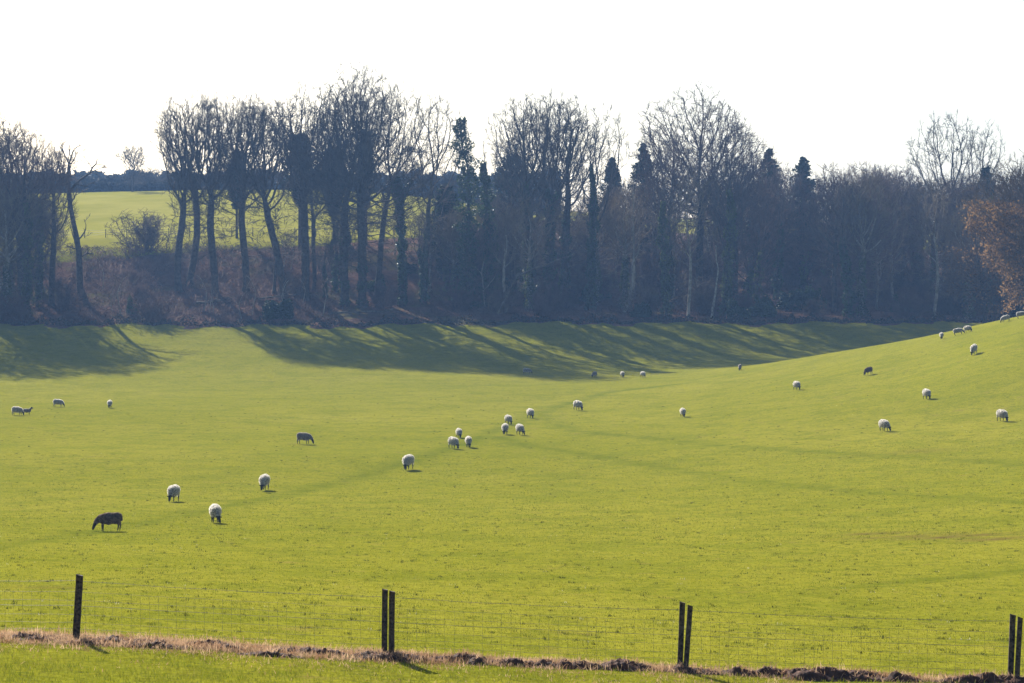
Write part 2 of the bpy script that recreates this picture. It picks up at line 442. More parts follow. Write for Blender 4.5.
    for i in cand:
        out_ = norm(N[i] - [lean * .5, 0, H * .38])
        for z in range(4 if not ch[i] else 1):
            if rng.random() > e['tw']: continue
            end = not ch[i]
            d = norm(D_[i] * .5 + out_ * .7 + rng.normal(size=3) * .55 + [0, 0, .05]); l_ = rng.uniform(.5, 1.3) if end else rng.uniform(.35, .9)
            p1 = N[i] + d * l_ * .5; p2 = p1 + norm(d + rng.normal(size=3) * .35) * l_ * .5
            cr.add([N[i], p1, p2], [twmin * .8, twmin * .62, twmin * .38], 3)
            for z2 in range(2):
                d2_ = norm(d + rng.normal(size=3) * .45 + [0, 0, .1]); cr.add([p1 if z2 else N[i] + d * l_ * .25, p1 + d2_ * l_ * rng.uniform(.4, .75)], [twmin * .6, twmin * .35], 3)
    parts = {'trunk': tr.arrays(), 'crown': cr.arrays()}
    if ivy > 0:
        mainline = set(); i = 0
        while i >= 0: mainline.add(i); i = heavy[i]
        big = np.array([i for i in range(1, n) if r[i] > H * .0065 or i in mainline])
        a, b = N[par[big]], N[big]; m = 90 if ivy_r < .9 else 110
        f = rng.random((len(big), m, 1)); c = (a[:, None] * (1 - f) + b[:, None] * f).reshape(-1, 3)
        fr = np.repeat([1.0 if i in mainline else .5 for i in big], m)
        top = ivy + .05 * np.sin(c[:, 0] * 2)
        kp = (c[:, 2] / H < top) & (c[:, 2] > 0) & (rng.random(len(c)) < (.45 + .55 * fr)); c, fr = c[kp], fr[kp]; Nn = len(c)
        rad_ = ivy_r * (.5 + .6 * np.sin(c[:, 2] * 1.1 + seed) ** 2 + .3 * np.sin(c[:, 2] * 2.9)) * np.clip((ivy - c[:, 2] / H) * 5, .3, 1) * fr
        th = rng.uniform(0, 6.28, Nn); qq = rad_ * rng.uniform(.3, 1, Nn) ** .6 + .15
        c = c + np.stack([np.cos(th) * qq, np.sin(th) * qq, rng.normal(size=Nn) * .2], 1)
        parts['ivy'] = leaf_quads(c, .17, rng)
    # fit to the wanted height
    top = np.percentile(parts['crown'][0][:, 2], 99.95); kz = H / top
    for v, f in parts.values(): v[:, 2] *= kz
    return parts

_old_bare = make_bare
def make_bare(H, W, style, seed, lean=0.0, ivy=0.0, ivy_r=.5, twmin=.024, **k):
    if style in ENV: return make_colonised(H, W, style, seed, lean, ivy, ivy_r, twmin, **k)
    return _old_bare(H, W, style, seed, lean, ivy, ivy_r, twmin, **k)

def tree_meshes(parts, bark='bark', twig='twig', ivy_m='ivy'):
    out = {}
    tv, tf = parts['trunk']
    out['trunk'] = mesh_np('trunk', tv, tf, M[bark], smooth=True)
    v1, f1 = parts.get('limbs', (np.zeros((0, 3)), np.zeros((0, 4), int))); v2, f2 = parts.get('crown', (np.zeros((0, 3)), np.zeros((0, 4), int)))
    if len(v1) + len(v2):
        out['crown'] = mesh_np('crown', np.concatenate([v1, v2]), np.concatenate([f1, f2 + len(v1)]), M[twig])
    for k in ('ivy', 'leaves'):
        if k in parts: out[k] = mesh_np(k, *parts[k], M[{'ivy': ivy_m, 'leaves': 'beech'}[k]])
    return out

def place_tree(name, meshes, u, D, label, cat='tree', group=None, rz=0, scale=1.0, x=None):
    X = ux(u, D) if x is None else x
    o = thing(name, (X, D, gz(X, D)), label, cat, group, rz)
    o.scale = (scale,) * 3 if not isinstance(scale, tuple) else scale
    for k, me in meshes.items(): link(k, me, o)
    return o

def Htop(u, D, row):
    X = ux(u, D)
    return (HROW - row) * D / FPX - gz(X, D)

def hero(name, u, D, row, wpx, style, seed, label, lean=0, ivy=0, ivy_r=.5, bark='bark', twig='twig', twmin=.024, **k):
    H = Htop(u, D, row); W = wpx * D / FPX
    p = make_bare(H, W, style, seed, lean * D / FPX, ivy, ivy_r, twmin, **k)
    return place_tree(name, tree_meshes(p, bark, twig), u, D, label)

# ------------------------------------------------------------------ terrain sheet
def build_ground():
    xs = np.concatenate([np.linspace(-800, -90, 40)[:-1], np.linspace(-90, 90, 241), np.linspace(90, 800, 40)[1:]])
    ys = np.concatenate([np.linspace(-90, 30, 25)[:-1], np.linspace(30, 46, 54)[:-1], np.linspace(46, 120, 120)[:-1], np.linspace(120, 370, 290)[:-1], np.linspace(370, 620, 100)[:-1], np.linspace(620, 1650, 40)])
    X, Y = np.meshgrid(xs, ys); Z = ground(X.ravel(), Y.ravel()).reshape(X.shape)
    V = np.stack([X, Y, Z], -1).reshape(-1, 3)
    ny, nx = X.shape
    idx = np.arange(ny * nx).reshape(ny, nx)
    F = np.stack([idx[:-1, :-1], idx[:-1, 1:], idx[1:, 1:], idx[1:, :-1]], -1).reshape(-1, 4)
    m = bpy.data.materials.new('meadow'); m.use_nodes = True
    n = m.node_tree.nodes; l = m.node_tree.links
    for q in list(n): n.remove(q)
    out = n.new('ShaderNodeOutputMaterial'); p = n.new('ShaderNodeBsdfPrincipled'); p.inputs['Roughness'].default_value = .95; p.inputs['Specular IOR Level'].default_value = 0.0
    geo = n.new('ShaderNodeNewGeometry')
    def noise(s, d=5, r=.55):
        t = n.new('ShaderNodeTexNoise'); t.inputs['Scale'].default_value = s; t.inputs['Detail'].default_value = d; t.inputs['Roughness'].default_value = r
        l.new(geo.outputs['Position'], t.inputs['Vector']); return t.outputs[0]
    def ramp(src, a, b, ca, cb):
        r_ = n.new('ShaderNodeValToRGB'); e = r_.color_ramp.elements
        e[0].position = a; e[0].color = (*ca, 1); e[1].position = b; e[1].color = (*cb, 1); l.new(src, r_.inputs[0]); return r_.outputs[0]
    def mix(f, a, b, mode='MIX'):
        x = n.new('ShaderNodeMix'); x.data_type = 'RGBA'; x.blend_type = mode
        if isinstance(f, float): x.inputs[0].default_value = f
        else: l.new(f, x.inputs[0])
        for i, s_ in ((6, a), (7, b)):
            if isinstance(s_, tuple): x.inputs[i].default_value = (*s_, 1)
            else: l.new(s_, x.inputs[i])
        return x.outputs[2]
    def attr(a):
        t = n.new('ShaderNodeAttribute'); t.attribute_name = a; return t.outputs['Fac']
    base = ramp(noise(.035, 3), .35, .65, GRASS_A, GRASS_B)
    base = mix(ramp(noise(.22, 8, .72), .46, .60, (0,)*3, (.7,)*3), base, GRASS_C)
    base = mix(ramp(noise(1.5, 6, .75), .5, .62, (0,)*3, (.7,)*3), base, GRASS_D)
    fine = ramp(noise(7.0, 6, .8), .36, .64, (.62,)*3, (1.22,)*3)
    base = mix(1.0, base, fine, 'MULTIPLY')
    # bare, muddy or mossy spots
    base = mix(ramp(noise(2.7, 3, .55), .67, .73, (0,)*3, (.75,)*3), base, (.055, .055, .018))
    base = mix(ramp(noise(.6, 4, .7), .62, .70, (0,)*3, (.45,)*3), base, (.19, .14, .045))
    base = mix(ramp(noise(9.0, 3, .6), .66, .72, (0,)*3, (.6,)*3), base, (.09, .085, .02))
    base = mix(attr('mud'), base, (.115, .07, .03))
    t_ = n.new('ShaderNodeMath'); t_.operation = 'MULTIPLY'; l.new(attr('track'), t_.inputs[0]); l.new(ramp(noise(.8, 4), .3, .6, (.35,)*3, (1,)*3), t_.inputs[1])
    base = mix(t_.outputs[0], base, (.06, .09, .004))
    wood = ramp(noise(.30, 6, .7), .35, .65, (.075, .045, .032), (.17, .10, .072))
    wood = mix(ramp(noise(.11, 4), .52, .64, (0,)*3, (.8,)*3), wood, (.10, .095, .03))
    wa = n.new('ShaderNodeMath'); wa.operation = 'ADD'; l.new(attr('wood'), wa.inputs[0])
    wb = n.new('ShaderNodeMath'); wb.operation = 'MULTIPLY_ADD'; l.new(noise(.35, 4), wb.inputs[0]); wb.inputs[1].default_value = .8; wb.inputs[2].default_value = -.4
    l.new(wb.outputs[0], wa.inputs[1])
    base = mix(ramp(wa.outputs[0], .42, .58, (0,)*3, (1,)*3), base, wood)
    l.new(base, p.inputs['Base Color'])
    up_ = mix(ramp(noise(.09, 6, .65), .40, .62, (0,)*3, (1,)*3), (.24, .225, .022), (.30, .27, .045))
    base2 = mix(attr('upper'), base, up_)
    l.new(base2, p.inputs['Base Color'])
    b = n.new('ShaderNodeBump'); b.inputs['Strength'].default_value = .9; b.inputs['Distance'].default_value = .05
    l.new(noise(5.0, 5, .7), b.inputs['Height']); l.new(b.outputs[0], p.inputs['Normal'])
    l.new(p.outputs[0], out.inputs[0])
    me = mesh_np('ground', V, F, m, smooth=True)
    wood_a = np.zeros(len(V)); x, y = V[:, 0], V[:, 1]
    u = 512 + FPX * x / np.maximum(y, 30)
    far = np.interp(u, [-400, 60, 330, 440, 600, 2500], [352, 356, 366, 390, 520, 520])
    near = 317 + 1.6 * np.sin(x * .35) + 1.3 * np.sin(x * 1.1 + 1) + .6 * np.sin(x * 2.7)
    wood_a = np.clip((y - near) / 1.2 + .5, 0, 1) * np.clip((far - y) / 8 + .5, 0, 1)
    # the path the flock has worn and a second fainter one
    tr = np.zeros(len(V))
    for pts, wd, st in (([(-60, 556), (40, 541), (135, 525), (230, 506), (300, 492), (372, 474), (440, 452), (500, 430), (555, 408), (610, 392), (680, 384)], 0.40, .66),
                        ([(530, 412), (577, 431), (712, 445), (862, 455), (1022, 464), (1100, 466)], .38, .6),
                        ([(500, 437), (522, 445), (612, 459), (737, 480), (862, 492), (1012, 502), (1100, 508)], .35, .6),
                        ([(780, 596), (857, 587), (930, 581), (1012, 572), (1090, 566)], .3, .55)):
        P = []
        for i in range(len(pts) - 1):
            for t in np.linspace(0, 1, 14, endpoint=False):
                P.append(at_row(pts[i][0] * (1 - t) + pts[i + 1][0] * t, pts[i][1] * (1 - t) + pts[i + 1][1] * t))
        P = np.array(P)
        near_ = (y > 60) & (y < 300) & (np.abs(x) < 80)
        ii = np.where(near_)[0]
        d = np.min(np.hypot(x[ii, None] - P[None, :, 0], y[ii, None] - P[None, :, 1]), axis=1)
        tr[ii] = np.maximum(tr[ii], st * np.exp(-(d / (wd + y[ii] * .003)) ** 2))
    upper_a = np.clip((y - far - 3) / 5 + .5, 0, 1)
    mud = np.zeros(len(V))
    for pu, pr, w_, d_, k_ in ((937, 537, 2.6, 1.1, 1), (880, 534, 1.5, .7, .8), (995, 539, 1.4, .8, .9), (905, 452, 3, 2, .35), (60, 588, 1.2, .5, .5)):
        px_, py_ = at_row(pu, pr); g = np.exp(-((x - px_) / w_) ** 2 - ((y - py_) / d_) ** 2) * (.6 + .6 * np.sin(x * 3.1 + y * 2.3) * np.sin(y * 4.7 - x * 1.9)); mud = np.maximum(mud, k_ * np.clip(g, 0, 1))
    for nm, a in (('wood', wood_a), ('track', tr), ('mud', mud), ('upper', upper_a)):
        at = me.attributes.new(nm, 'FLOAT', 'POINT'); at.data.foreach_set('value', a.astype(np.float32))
    o = link('ground', me); o['kind'] = 'structure'
    return o

GRASS_A, GRASS_B = (.198, .194, .014), (.236, .220, .022)
GRASS_C, GRASS_D = (.155, .166, .011), (.12, .132, .010)
build_ground()

# ------------------------------------------------------------------ the trees one can tell apart
hero('bare_tree', 22, 328, 122, 84, 'fan', 101, 'broad dense bare tree at the far left edge, its crown above the brown thicket', twig='twig_p', twmin=.02)
hero('dead_tree', 84, 338, 138, 40, 'snag', 112, 'gnarled dead tree with short broken limbs, left of the gap with the bright upper field', lean=-14, twmin=.05)
hero('bare_tree', 179, 342, 96, 42, 'wild', 103, 'slim crooked bare tree, first of the row right of the upper field gap', lean=-3)
hero('bare_tree', 189, 345, 91, 56, 'wild', 104, 'crooked bare tree standing close behind the first slim one right of the gap', lean=12)
hero('bare_tree', 215, 341, 90, 64, 'wild', 105, 'bare tree with straight dark trunk, third in the row right of the gap', lean=4)
hero('bare_tree', 246, 342, 93, 66, 'wild', 106, 'bare tree whose trunk bends left then spreads, fourth in the row right of the gap', lean=4, twmin=.025)
hero('dead_tree', 274, 341, 206, 10, 'snag', 107, 'short broken dead trunk beside the tree that leans left', twmin=.06)
hero('bare_tree', 284, 340, 96, 66, 'wild', 108, 'bare tree leaning to the left with a bowed upper trunk', lean=-22)
hero('bare_tree', 305, 338, 82, 70, 'fan', 109, 'bare forked tree rising in front of a small rounded conifer', lean=2)
hero('bare_tree', 314, 343, 108, 46, 'slim', 110, 'thin bare tree crowded against the forked one before the rounded conifer', lean=6)
hero('bare_tree', 345, 334, 84, 66, 'fan', 111, 'tall bare tree left of the tallest crown of the wood', ivy=.45, ivy_r=.5)
hero('bare_tree', 362, 333, 62, 104, 'round', 102, 'tallest bare tree of the wood, with a rounded fan of fine twigs', ivy=.35, ivy_r=.6)
hero('bare_tree', 376, 338, 78, 96, 'open', 113, 'bare tree with long bare limbs sweeping out to the right of the tallest crown', lean=22, twmin=.022)
hero('bare_tree', 424, 336, 92, 56, 'slim', 114, 'slender pale limbed bare tree left of the ivy column', lean=10, ivy=.30, ivy_r=.45, bark='bark_l')
hero('ivy_clad_tree', 470, 332, 108, 15, 'slim', 115, 'tall column of dense ivy leaning left with a blunt top', lean=-10, ivy=.99, ivy_r=1.6, twmin=.03)
hero('ivy_clad_tree', 488, 333, 138, 12, 'slim', 116, 'thin spire of ivy right of the tall blunt ivy column', lean=-4, ivy=.9, ivy_r=.9, twmin=.02)
hero('ivy_clad_tree', 402, 334, 165, 20, 'snag', 117, 'broken ivy covered trunk under the long sweeping limbs', ivy=.9, ivy_r=.48)
hero('ivy_clad_tree', 529, 332, 92, 58, 'fan', 118, 'ivy clad forked tree, leftmost of the three joined upright crowns', ivy=.62, ivy_r=.75, lean=-4)
hero('ivy_clad_tree', 547, 334, 89, 62, 'fan', 119, 'ivy clad forked tree, middle of the three joined upright crowns', ivy=.58, ivy_r=.8, lean=4)
hero('ivy_clad_tree', 566, 337, 94, 50, 'fan', 120, 'ivy clad forked tree, rightmost of the three joined upright crowns', ivy=.55, ivy_r=.6, lean=2)
hero('ivy_clad_tree', 590, 331, 102, 46, 'slim', 121, 'tree with thick ivy sleeve and open twigs leaning right', ivy=.66, ivy_r=.62, lean=12)
hero('dead_tree', 626, 330, 148, 9, 'snag', 122, 'pale bare dead trunk tilting right beside a conifer spire', lean=11, bark='bark_t', twig='bark_t', twmin=.05)
hero('bare_tree', 668, 331, 128, 56, 'fan', 123, 'forked ivy legged tree in front of the big domed crown', ivy=.5, ivy_r=.55, twig='twig_p')
hero('bare_tree', 700, 345, 84, 104, 'round', 124, 'large domed tree with very dense purple brown twigs, right of centre', twig='twig_p', twmin=.026)
hero('bare_tree', 734, 338, 122, 52, 'round', 125, 'lower dense tree filling the right flank of the big domed crown', twig='twig_p', twmin=.022)
hero('birch_tree', 712, 324, 214, 14, 'slim', 126, 'thin white barked birch trunk against the dark wood under the domed crown', bark='pale', twig='twig', lean=3)
hero('bare_tree', 944, 352, 110, 72, 'open', 127, 'open bare tree fanning above the level wood top on the right', twmin=.024)
hero('bare_tree', 974, 354, 120, 42, 'open', 128, 'smaller open bare tree touching the fanning one on its right', lean=8, twmin=.024)
hero('bare_tree', 133, 502, 143, 24, 'fan', 129, 'lone stubby bare tree on the skyline above the far field', twmin=.03)
hero('bare_tree', 512, 346, 118, 44, 'open', 130, 'pale fine twigged bare tree just left of the three joined crowns', twig='twig')
hero('bare_tree', 52, 334, 146, 40, 'fan', 132, 'low rounded bare tree between the broad edge tree and the gnarled dead one', twig='twig_p')

# ------------------------------------------------------------------ conifers and evergreen domes
def conifer_parts(H, Wd, seed, dome=False, t0=.06):
    rng = np.random.default_rng(seed)
    t1 = max(.55, t0 + .25 * (1 - t0))
    tr = Tubes(); tr.add([np.array([0, 0, -.5]), np.array([0, 0, H * .5]), np.array([0, 0, H * .98])], [H * .016, H * .011, .03], 7)
    prof = (lambda t: np.minimum(1, (1 - t) / .34) ** .72) if not dome else (lambda t: np.sqrt(np.clip(1 - (np.clip((np.clip(t, t1, 1) - t1) / (1 - t1), 0, 1)) ** 2.2, 0, 1)))
    nb = 400; t = rng.uniform(t0, .99, nb); th = rng.uniform(0, 6.283, nb)
    L = Wd / 2 * (prof(t) * rng.uniform(.62, 1.16, nb) * np.clip((t - t0 + .03) * 4, .12, 1)) + .08
    m = 18; f = rng.uniform(0, 1, (nb, m)) ** .7
    tilt = (.30 if dome else -.05) + rng.normal(size=nb) * .12
    rr = f * L[:, None]
    C = np.stack([np.cos(th)[:, None] * rr, np.sin(th)[:, None] * rr, t[:, None] * H + rr * tilt[:, None] - .10 * rr * f + .25 * f ** 3], -1)
    C = C + rng.normal(size=C.shape) * np.array([.20, .20, .20]) * np.minimum(1, .35 + 3.2 * (1 - t))[:, None, None]
    V, F = leaf_quads(C.reshape(-1, 3), .25, rng, .7)
    return {'trunk': tr.arrays(), 'needles': (V, F)}

def conifer(u, D, row, wpx, seed, label, dome=False, m='needle', name='conifer', t0=.06):
    H = Htop(u, D, row); p = conifer_parts(H, wpx * D / FPX, seed, dome, t0)
    ms = {'trunk': mesh_np('trunk', *p['trunk'], M['bark'], True), 'crown': mesh_np('crown', *p['needles'], M[m])}
    return place_tree(name, ms, u, D, label)

conifer(300, 362, 135, 38, 1, 'small rounded dark conifer behind the forked tree in the left row', True, t0=.40)
conifer(237, 372, 150, 17, 2, 'narrow dark conifer seen through the crooked trees right of the gap', t0=.35)
conifer(334, 368, 148, 28, 3, 'dark conifer just left of the tallest bare crown', True, t0=.3)
conifer(366, 368, 132, 17, 4, 'dark conifer hidden among the limbs of the tallest bare tree', True, t0=.35)
conifer(513, 366, 156, 40, 5, 'dark evergreen dome between the ivy spire and the joined crowns', True)
conifer(612, 366, 158, 24, 6, 'small pointed conifer between the ivy sleeved tree and the pale dead trunk')
conifer(643, 362, 144, 32, 7, 'conifer spire right behind the pale dead trunk')
conifer(769, 366, 149, 40, 8, 'taller pointed conifer right of the big domed crown')
conifer(803, 368, 157, 40, 9, 'blunt topped conifer right of the taller pointed one')
conifer(986, 350, 166, 26, 10, 'small dark conifer under the open tree near the right edge')
conifer(446, 346, 186, 30, 11, 'dark holly bush standing left of the blunt ivy column', True, 'holly', 'holly_tree')

# ------------------------------------------------------------------ trees that fill the wood
rnd = random.Random(11)
FILL = []
for i, (st, H, W, sd, iv, bk, tw, im) in enumerate([
        ('thicket', 17, 6.5, 201, 0, 'bark', 'twig_p', 'ivy'), ('thicket', 16, 7.0, 202, 0, 'bark_t', 'twig_b', 'ivy'),
        ('slim', 18, 5.0, 203, .60, 'bark', 'twig', 'ivy'), ('round', 17, 8.0, 204, 0, 'bark', 'twig_p', 'ivy'),
        ('fan', 18, 7.5, 205, .45, 'bark_t', 'twig_t', 'ivy_l'), ('thicket', 15, 6.5, 206, .35, 'bark', 'twig_p', 'ivy_l'),
        ('slim', 18, 4.5, 207, 0, 'bark_t', 'twig_t', 'ivy'), ('slim', 17, 4.0, 208, .85, 'bark', 'twig', 'ivy_l')]):
    FILL.append((tree_meshes(make_bare(H, W, st, sd, 0, iv, .6, .024, n_mul=.7), bk, tw, im), H, W, iv))
KIND = ['bare purple brown tree', 'bare brown thicket tree', 'bare tree with ivied trunk', 'rounded bare purple tree',
        'forked tree with ivied foot', 'low ivied thicket tree', 'slender pale trunked tree', 'slender ivy wrapped tree']
def toprow(u):
    return float(np.interp(u, [-400, -60, 10, 60, 92, 100, 165, 175, 330, 345, 450, 560, 640, 760, 800, 860, 900, 960, 1020, 1300],
                           [110, 125, 175, 190, 215, 290, 290, 235, 235, 205, 200, 190, 168, 160, 172, 166, 166, 176, 172, 165]))
LM = [(-400, 'the left picture edge'), (22, 'the broad edge tree'), (86, 'the gnarled dead tree'), (362, 'the tallest crown'), (402, 'the broken ivy trunk'), (424, 'the slender pale limbed tree'),
      (470, 'the tall ivy column'), (488, 'the thin ivy spire'), (513, 'the evergreen dome'), (547, 'the joined upright crowns'), (590, 'the ivy sleeved tree'), (612, 'the small pointed conifer'),
      (643, 'the conifer spire'), (700, 'the big domed crown'), (769, 'the taller pointed conifer'), (803, 'the blunt topped conifer'), (944, 'the open fanning tree'), (986, 'the small right conifer'), (1034, 'the orange leaved beech')]
def where(u, D):
    q = min(LM, key=lambda a: abs(a[0] - u)); d = abs(q[0] - u)
    row = 'in front' if D < 332 else ('a little back' if D < 350 else 'far back')
    return '%s, %s %s of %s' % (row, 'close' if d < 9 else ('just' if d < 22 else 'well'), 'left' if u < q[0] else 'right', q[1])
spots = []
def scatter(u0, u1, n, d0, d1):
    k = 0
    for _ in range(n * 40):
        if k >= n: break
        u = rnd.uniform(u0, u1); D = rnd.uniform(d0, d1); x = ux(u, D)
        if all((x - a) ** 2 + (D - b) ** 2 > 5.5 for a, b in spots):
            spots.append((x, D)); k += 1
scatter(-330, 0, 8, 321, 352); scatter(0, 48, 9, 322, 350)
scatter(325, 450, 7, 334, 358); scatter(325, 450, 8, 357, 368); scatter(450, 640, 22, 325, 372)
scatter(640, 830, 29, 321, 385); scatter(830, 1060, 64, 321, 392); scatter(1060, 1330, 36, 318, 385)
for x, D in sorted(spots, key=lambda s: s[1]):
    u = 512 + x * FPX / D
    H = Htop(u, D, toprow(u) + rnd.uniform(-7, 16))
    H = min(max(H, 6.5), 29)
    i = rnd.choice([0, 1, 2, 4, 4, 6, 7]) if u < 640 else rnd.choice([0, 1, 2, 3, 3, 4, 5, 6, 6, 7])
    if D < 328 and u > 440: i = rnd.choice([2, 2, 4, 4, 6, 7, 7])
    ms, h0, w0, iv = FILL[i]
    side = 'at the far left' if u < 165 else ('right of the tallest tree' if u < 640 else 'in the right half')
    s = H / h0; sx = s ** .6 * rnd.uniform(.85, 1.15)
    place_tree('bare_tree', ms, u, D, KIND[i] + ' ' + where(u, D), 'tree', 'bare trees of the wood ' + side, rnd.uniform(0, 6.28), (sx, sx, s))

for u, D, q in ((-22, 329, 29), (-62, 326, 31), (-100, 333, 30), (-150, 328, 31), (-215, 330, 29), (8, 336, 25)):
    place_tree('bare_tree', FILL[4][0] if q % 2 else FILL[3][0], u, D, (KIND[4] if q % 2 else KIND[3]) + ' ' + where(u, D), 'tree', 'bare trees of the wood at the far left', q, (1.35, 1.35, q / 18.))

# ------------------------------------------------------------------ shrubs along the foot of the wood
def bush_mesh(H, W, seed, n1=46, leaf=None):
    rng = np.random.default_rng(seed); t = Tubes()
    for i in range(n1):
        az = rng.uniform(0, 6.28); an = abs(rng.normal()) * .55
        d = np.array([math.sin(an) * math.cos(az), math.sin(an) * math.sin(az), math.cos(an)])
        L = H * rng.uniform(.6, 1.05)
        p = np.array([rng.normal() * W * .12, rng.normal() * W * .12, -.2]); pts = [p]
        for j in range(4):
            d = d + rng.normal(size=3) * .16 + [0, 0, .02]; d /= np.linalg.norm(d); p = p + d * L / 4; pts.append(p)
        t.add(pts, [.05, .04, .032, .025, .015], 3)
        for j in range(14):
            f = rng.uniform(.8, 3.9); k = int(f); q = pts[k] * (1 - f + k) + pts[k + 1] * (f - k)
            e = norm(d + rng.normal(size=3) * .7); l_ = L * rng.uniform(.12, .3)
            m_ = q + e * l_ * .5; r_ = q + norm(e + rng.normal(size=3) * .3) * l_
            t.add([q, m_, r_], [.022, .018, .012], 3)
            for z in range(3):
                g = norm(e + rng.normal(size=3) * .7); t.add([m_ + (r_ - m_) * rng.random(), m_ + g * l_ * .6], [.014, .010], 3)
    V, F = t.arrays()
    k = W / (np.percentile(V[:, 0], 97) - np.percentile(V[:, 0], 3)); V[:, :2] *= k; V[:, 2] *= H / np.percentile(V[:, 2], 99.5)
    return V, F
BUSH = [mesh_np('stems', *bush_mesh(4, 5, 301 + i), M[m]) for i, m in enumerate(('twig_p', 'twig_b', 'twig', 'bramble'))]
def green_bush(seed, mname):
    rng = np.random.default_rng(seed); n = 5200
    d = norm(rng.normal(size=(n, 3))); d[:, 2] = np.abs(d[:, 2])
    lump = .75 + .2 * np.sin(d[:, 0] * 5 + seed) + .15 * np.sin(d[:, 1] * 7 + d[:, 2] * 6)
    C = d * [2.3, 2.3, 3.4] * (lump * rng.uniform(.35, 1, n) ** .4)[:, None] + [0, 0, .1]
    return mesh_np('leaves', *leaf_quads(C, .17, rng), M[mname])
GBUSH = [green_bush(5, 'holly'), green_bush(9, 'ivy')]
def bush(u, D, me, s, label, name='bare_shrub', group=None, rz=0, cat='shrub'):
    x = ux(u, D); o = link(name, me, None, (x, D, gz(x, D))); o.scale = s if isinstance(s, tuple) else (s,) * 3; o.rotation_euler = (0, 0, rz)
    tag(o, label, cat, group); return o
bush(155, 320, BUSH[3], (1.35, 1.2, 1.0), 'rounded reddish brown bush at the field edge below the upper field gap')
bush(131, 326, GBUSH[1], (.42, .42, .75), 'small upright green bush left of the rounded reddish brown one', 'evergreen_shrub')
bush(279, 323, GBUSH[0], (1.1, 1.0, .95), 'dark green holly bush below the leaning bare tree', 'evergreen_shrub')
bush(148, 362, BUSH[1], (1.5, 1.4, 1.45), 'thin twiggy bush at the lower edge of the upper field', rz=1)
bush(735, 322, GBUSH[1], (.9, .9, .8), 'yellow green bush at the wood foot under the white birch', 'evergreen_shrub')
bsp = []
for _ in range(2400):
    if len(bsp) >= 72: break
    u = rnd.uniform(-260, 1240); D = rnd.uniform(319.5, 352) if u < 450 else rnd.uniform(319.5, 345)
    if 80 < u < 330 and (rnd.random() > .10 or D < 321): continue
    x = ux(u, D)
    if all((x - a) ** 2 + (D - b) ** 2 > 4 for a, b in bsp):
        bsp.append((x, D))
        i = rnd.choice([0, 0, 1, 2, 3, 4, 5]) if not 92 < u < 330 else 3
        s = rnd.uniform(.55, 1.25) * (.5 if 92 < u < 330 else 1)
        if i < 4:
            nm = ['purple brown', 'brown', 'grey', 'reddish bramble'][i]
            bush(u, D, BUSH[i], s, 'leafless %s shrub ' % nm + where(u, D), group='leafless shrubs at the foot of the wood', rz=rnd.uniform(0, 6))
        else:
            bush(u, D, GBUSH[i - 4], (s * .8, s * .8, s * .8), 'dark %s shrub ' % ['holly', 'ivy'][i - 4] + where(u, D), 'evergreen_shrub', 'evergreen shrubs at the foot of the wood', rnd.uniform(0, 6))

# taller scrub further back, under the trees of the right half
for _ in range(900):
    if len(bsp) >= 118: break
    u = rnd.uniform(430, 1200); D = rnd.uniform(346, 385); x = ux(u, D)
    if all((x - a) ** 2 + (D - b) ** 2 > 7 for a, b in bsp):
        bsp.append((x, D)); bush(u, D, BUSH[rnd.choice([0, 1, 2])], rnd.uniform(1.2, 1.9), 'tall leafless scrub ' + where(u, D), group='tall scrub deep in the wood', rz=rnd.uniform(0, 6))

# right edge: beech keeping its dead leaves
def beech(u, D, row, wpx, seed, label, nl):
    H = Htop(u, D, row); W = wpx * D / FPX
    p = make_bare(H, W, 'round', seed, 0, 0, .5, .03)
    rng = np.random.default_rng(seed)
    v = p['crown'][0]; v = v[(v[:, 2] < H * .72) & (v[:, 2] > H * .12)]
    C = v[rng.integers(0, len(v), nl)] + rng.normal(size=(nl, 3)) * .25
    p['leaves'] = leaf_quads(C, .15, rng)
    return place_tree('beech_tree', tree_meshes(p, 'bark', 'twig_b'), u, D, label)
beech(1036, 285, 152, 116, 401, 'beech holding orange brown dead leaves at the right edge of the picture', 26000)
beech(984, 306, 214, 58, 402, 'low beech with brown dead leaves left of the orange one by the right edge', 2200)

# thin saplings on the open bank
SAP = tree_meshes(make_bare(6.5, 2.6, 'slim', 611, twmin=.018, n_mul=.35), 'bark_t', 'twig_b')
for k in range(20):
    u, D = rnd.uniform(95, 335), rnd.uniform(323, 356); q = rnd.uniform(.5, 1.05)
    place_tree('sapling', SAP, u, D, 'thin leafless sapling on the brown bank, ' + ('left of the crooked row' if u < 170 else 'among the crooked trees') + (', low down' if D < 335 else ', high up'), 'sapling', 'saplings on the open bank', rnd.uniform(0, 6), (q, q, q))

# bramble and dead bracken over the bank: nobody could count it
def brambles():
    rng = np.random.default_rng(77); t = Tubes(); n = 17000
    u = np.where(rng.random(n) < .45, rng.uniform(70, 340, n), rng.uniform(-250, 1250, n)); D = rng.uniform(319, 364, n)
    D = np.where(u > 450, 319 + (D - 319) * .7, D)
    x = ux(u, D); z = ground(x, D)
    for i in range(n):
        a = rng.uniform(0, 6.28); L = rng.uniform(.5, 1.5); h = rng.uniform(.15, .5) + .9 * max(0, math.sin(x[i] * .55 + 2 * math.sin(D[i] * .4)) * math.sin(D[i] * .37 + x[i] * .2)) * rng.random()
        p = np.array([x[i], D[i], z[i] - .05]); d = np.array([math.cos(a), math.sin(a), 0])
        e = p + d * L; ze = .15 * L * d[1]
        t.add([p, p + d * L * .5 + [0, 0, h], e + [0, 0, ze]], [.02, .03, .015], 3)
    o = link('bramble_cover', mesh_np('bramble_cover', *t.arrays(), M['bramble']))
    tag(o, 'reddish brown bramble and dead bracken covering the bank under the trees', 'brambles', kind='stuff')
brambles()

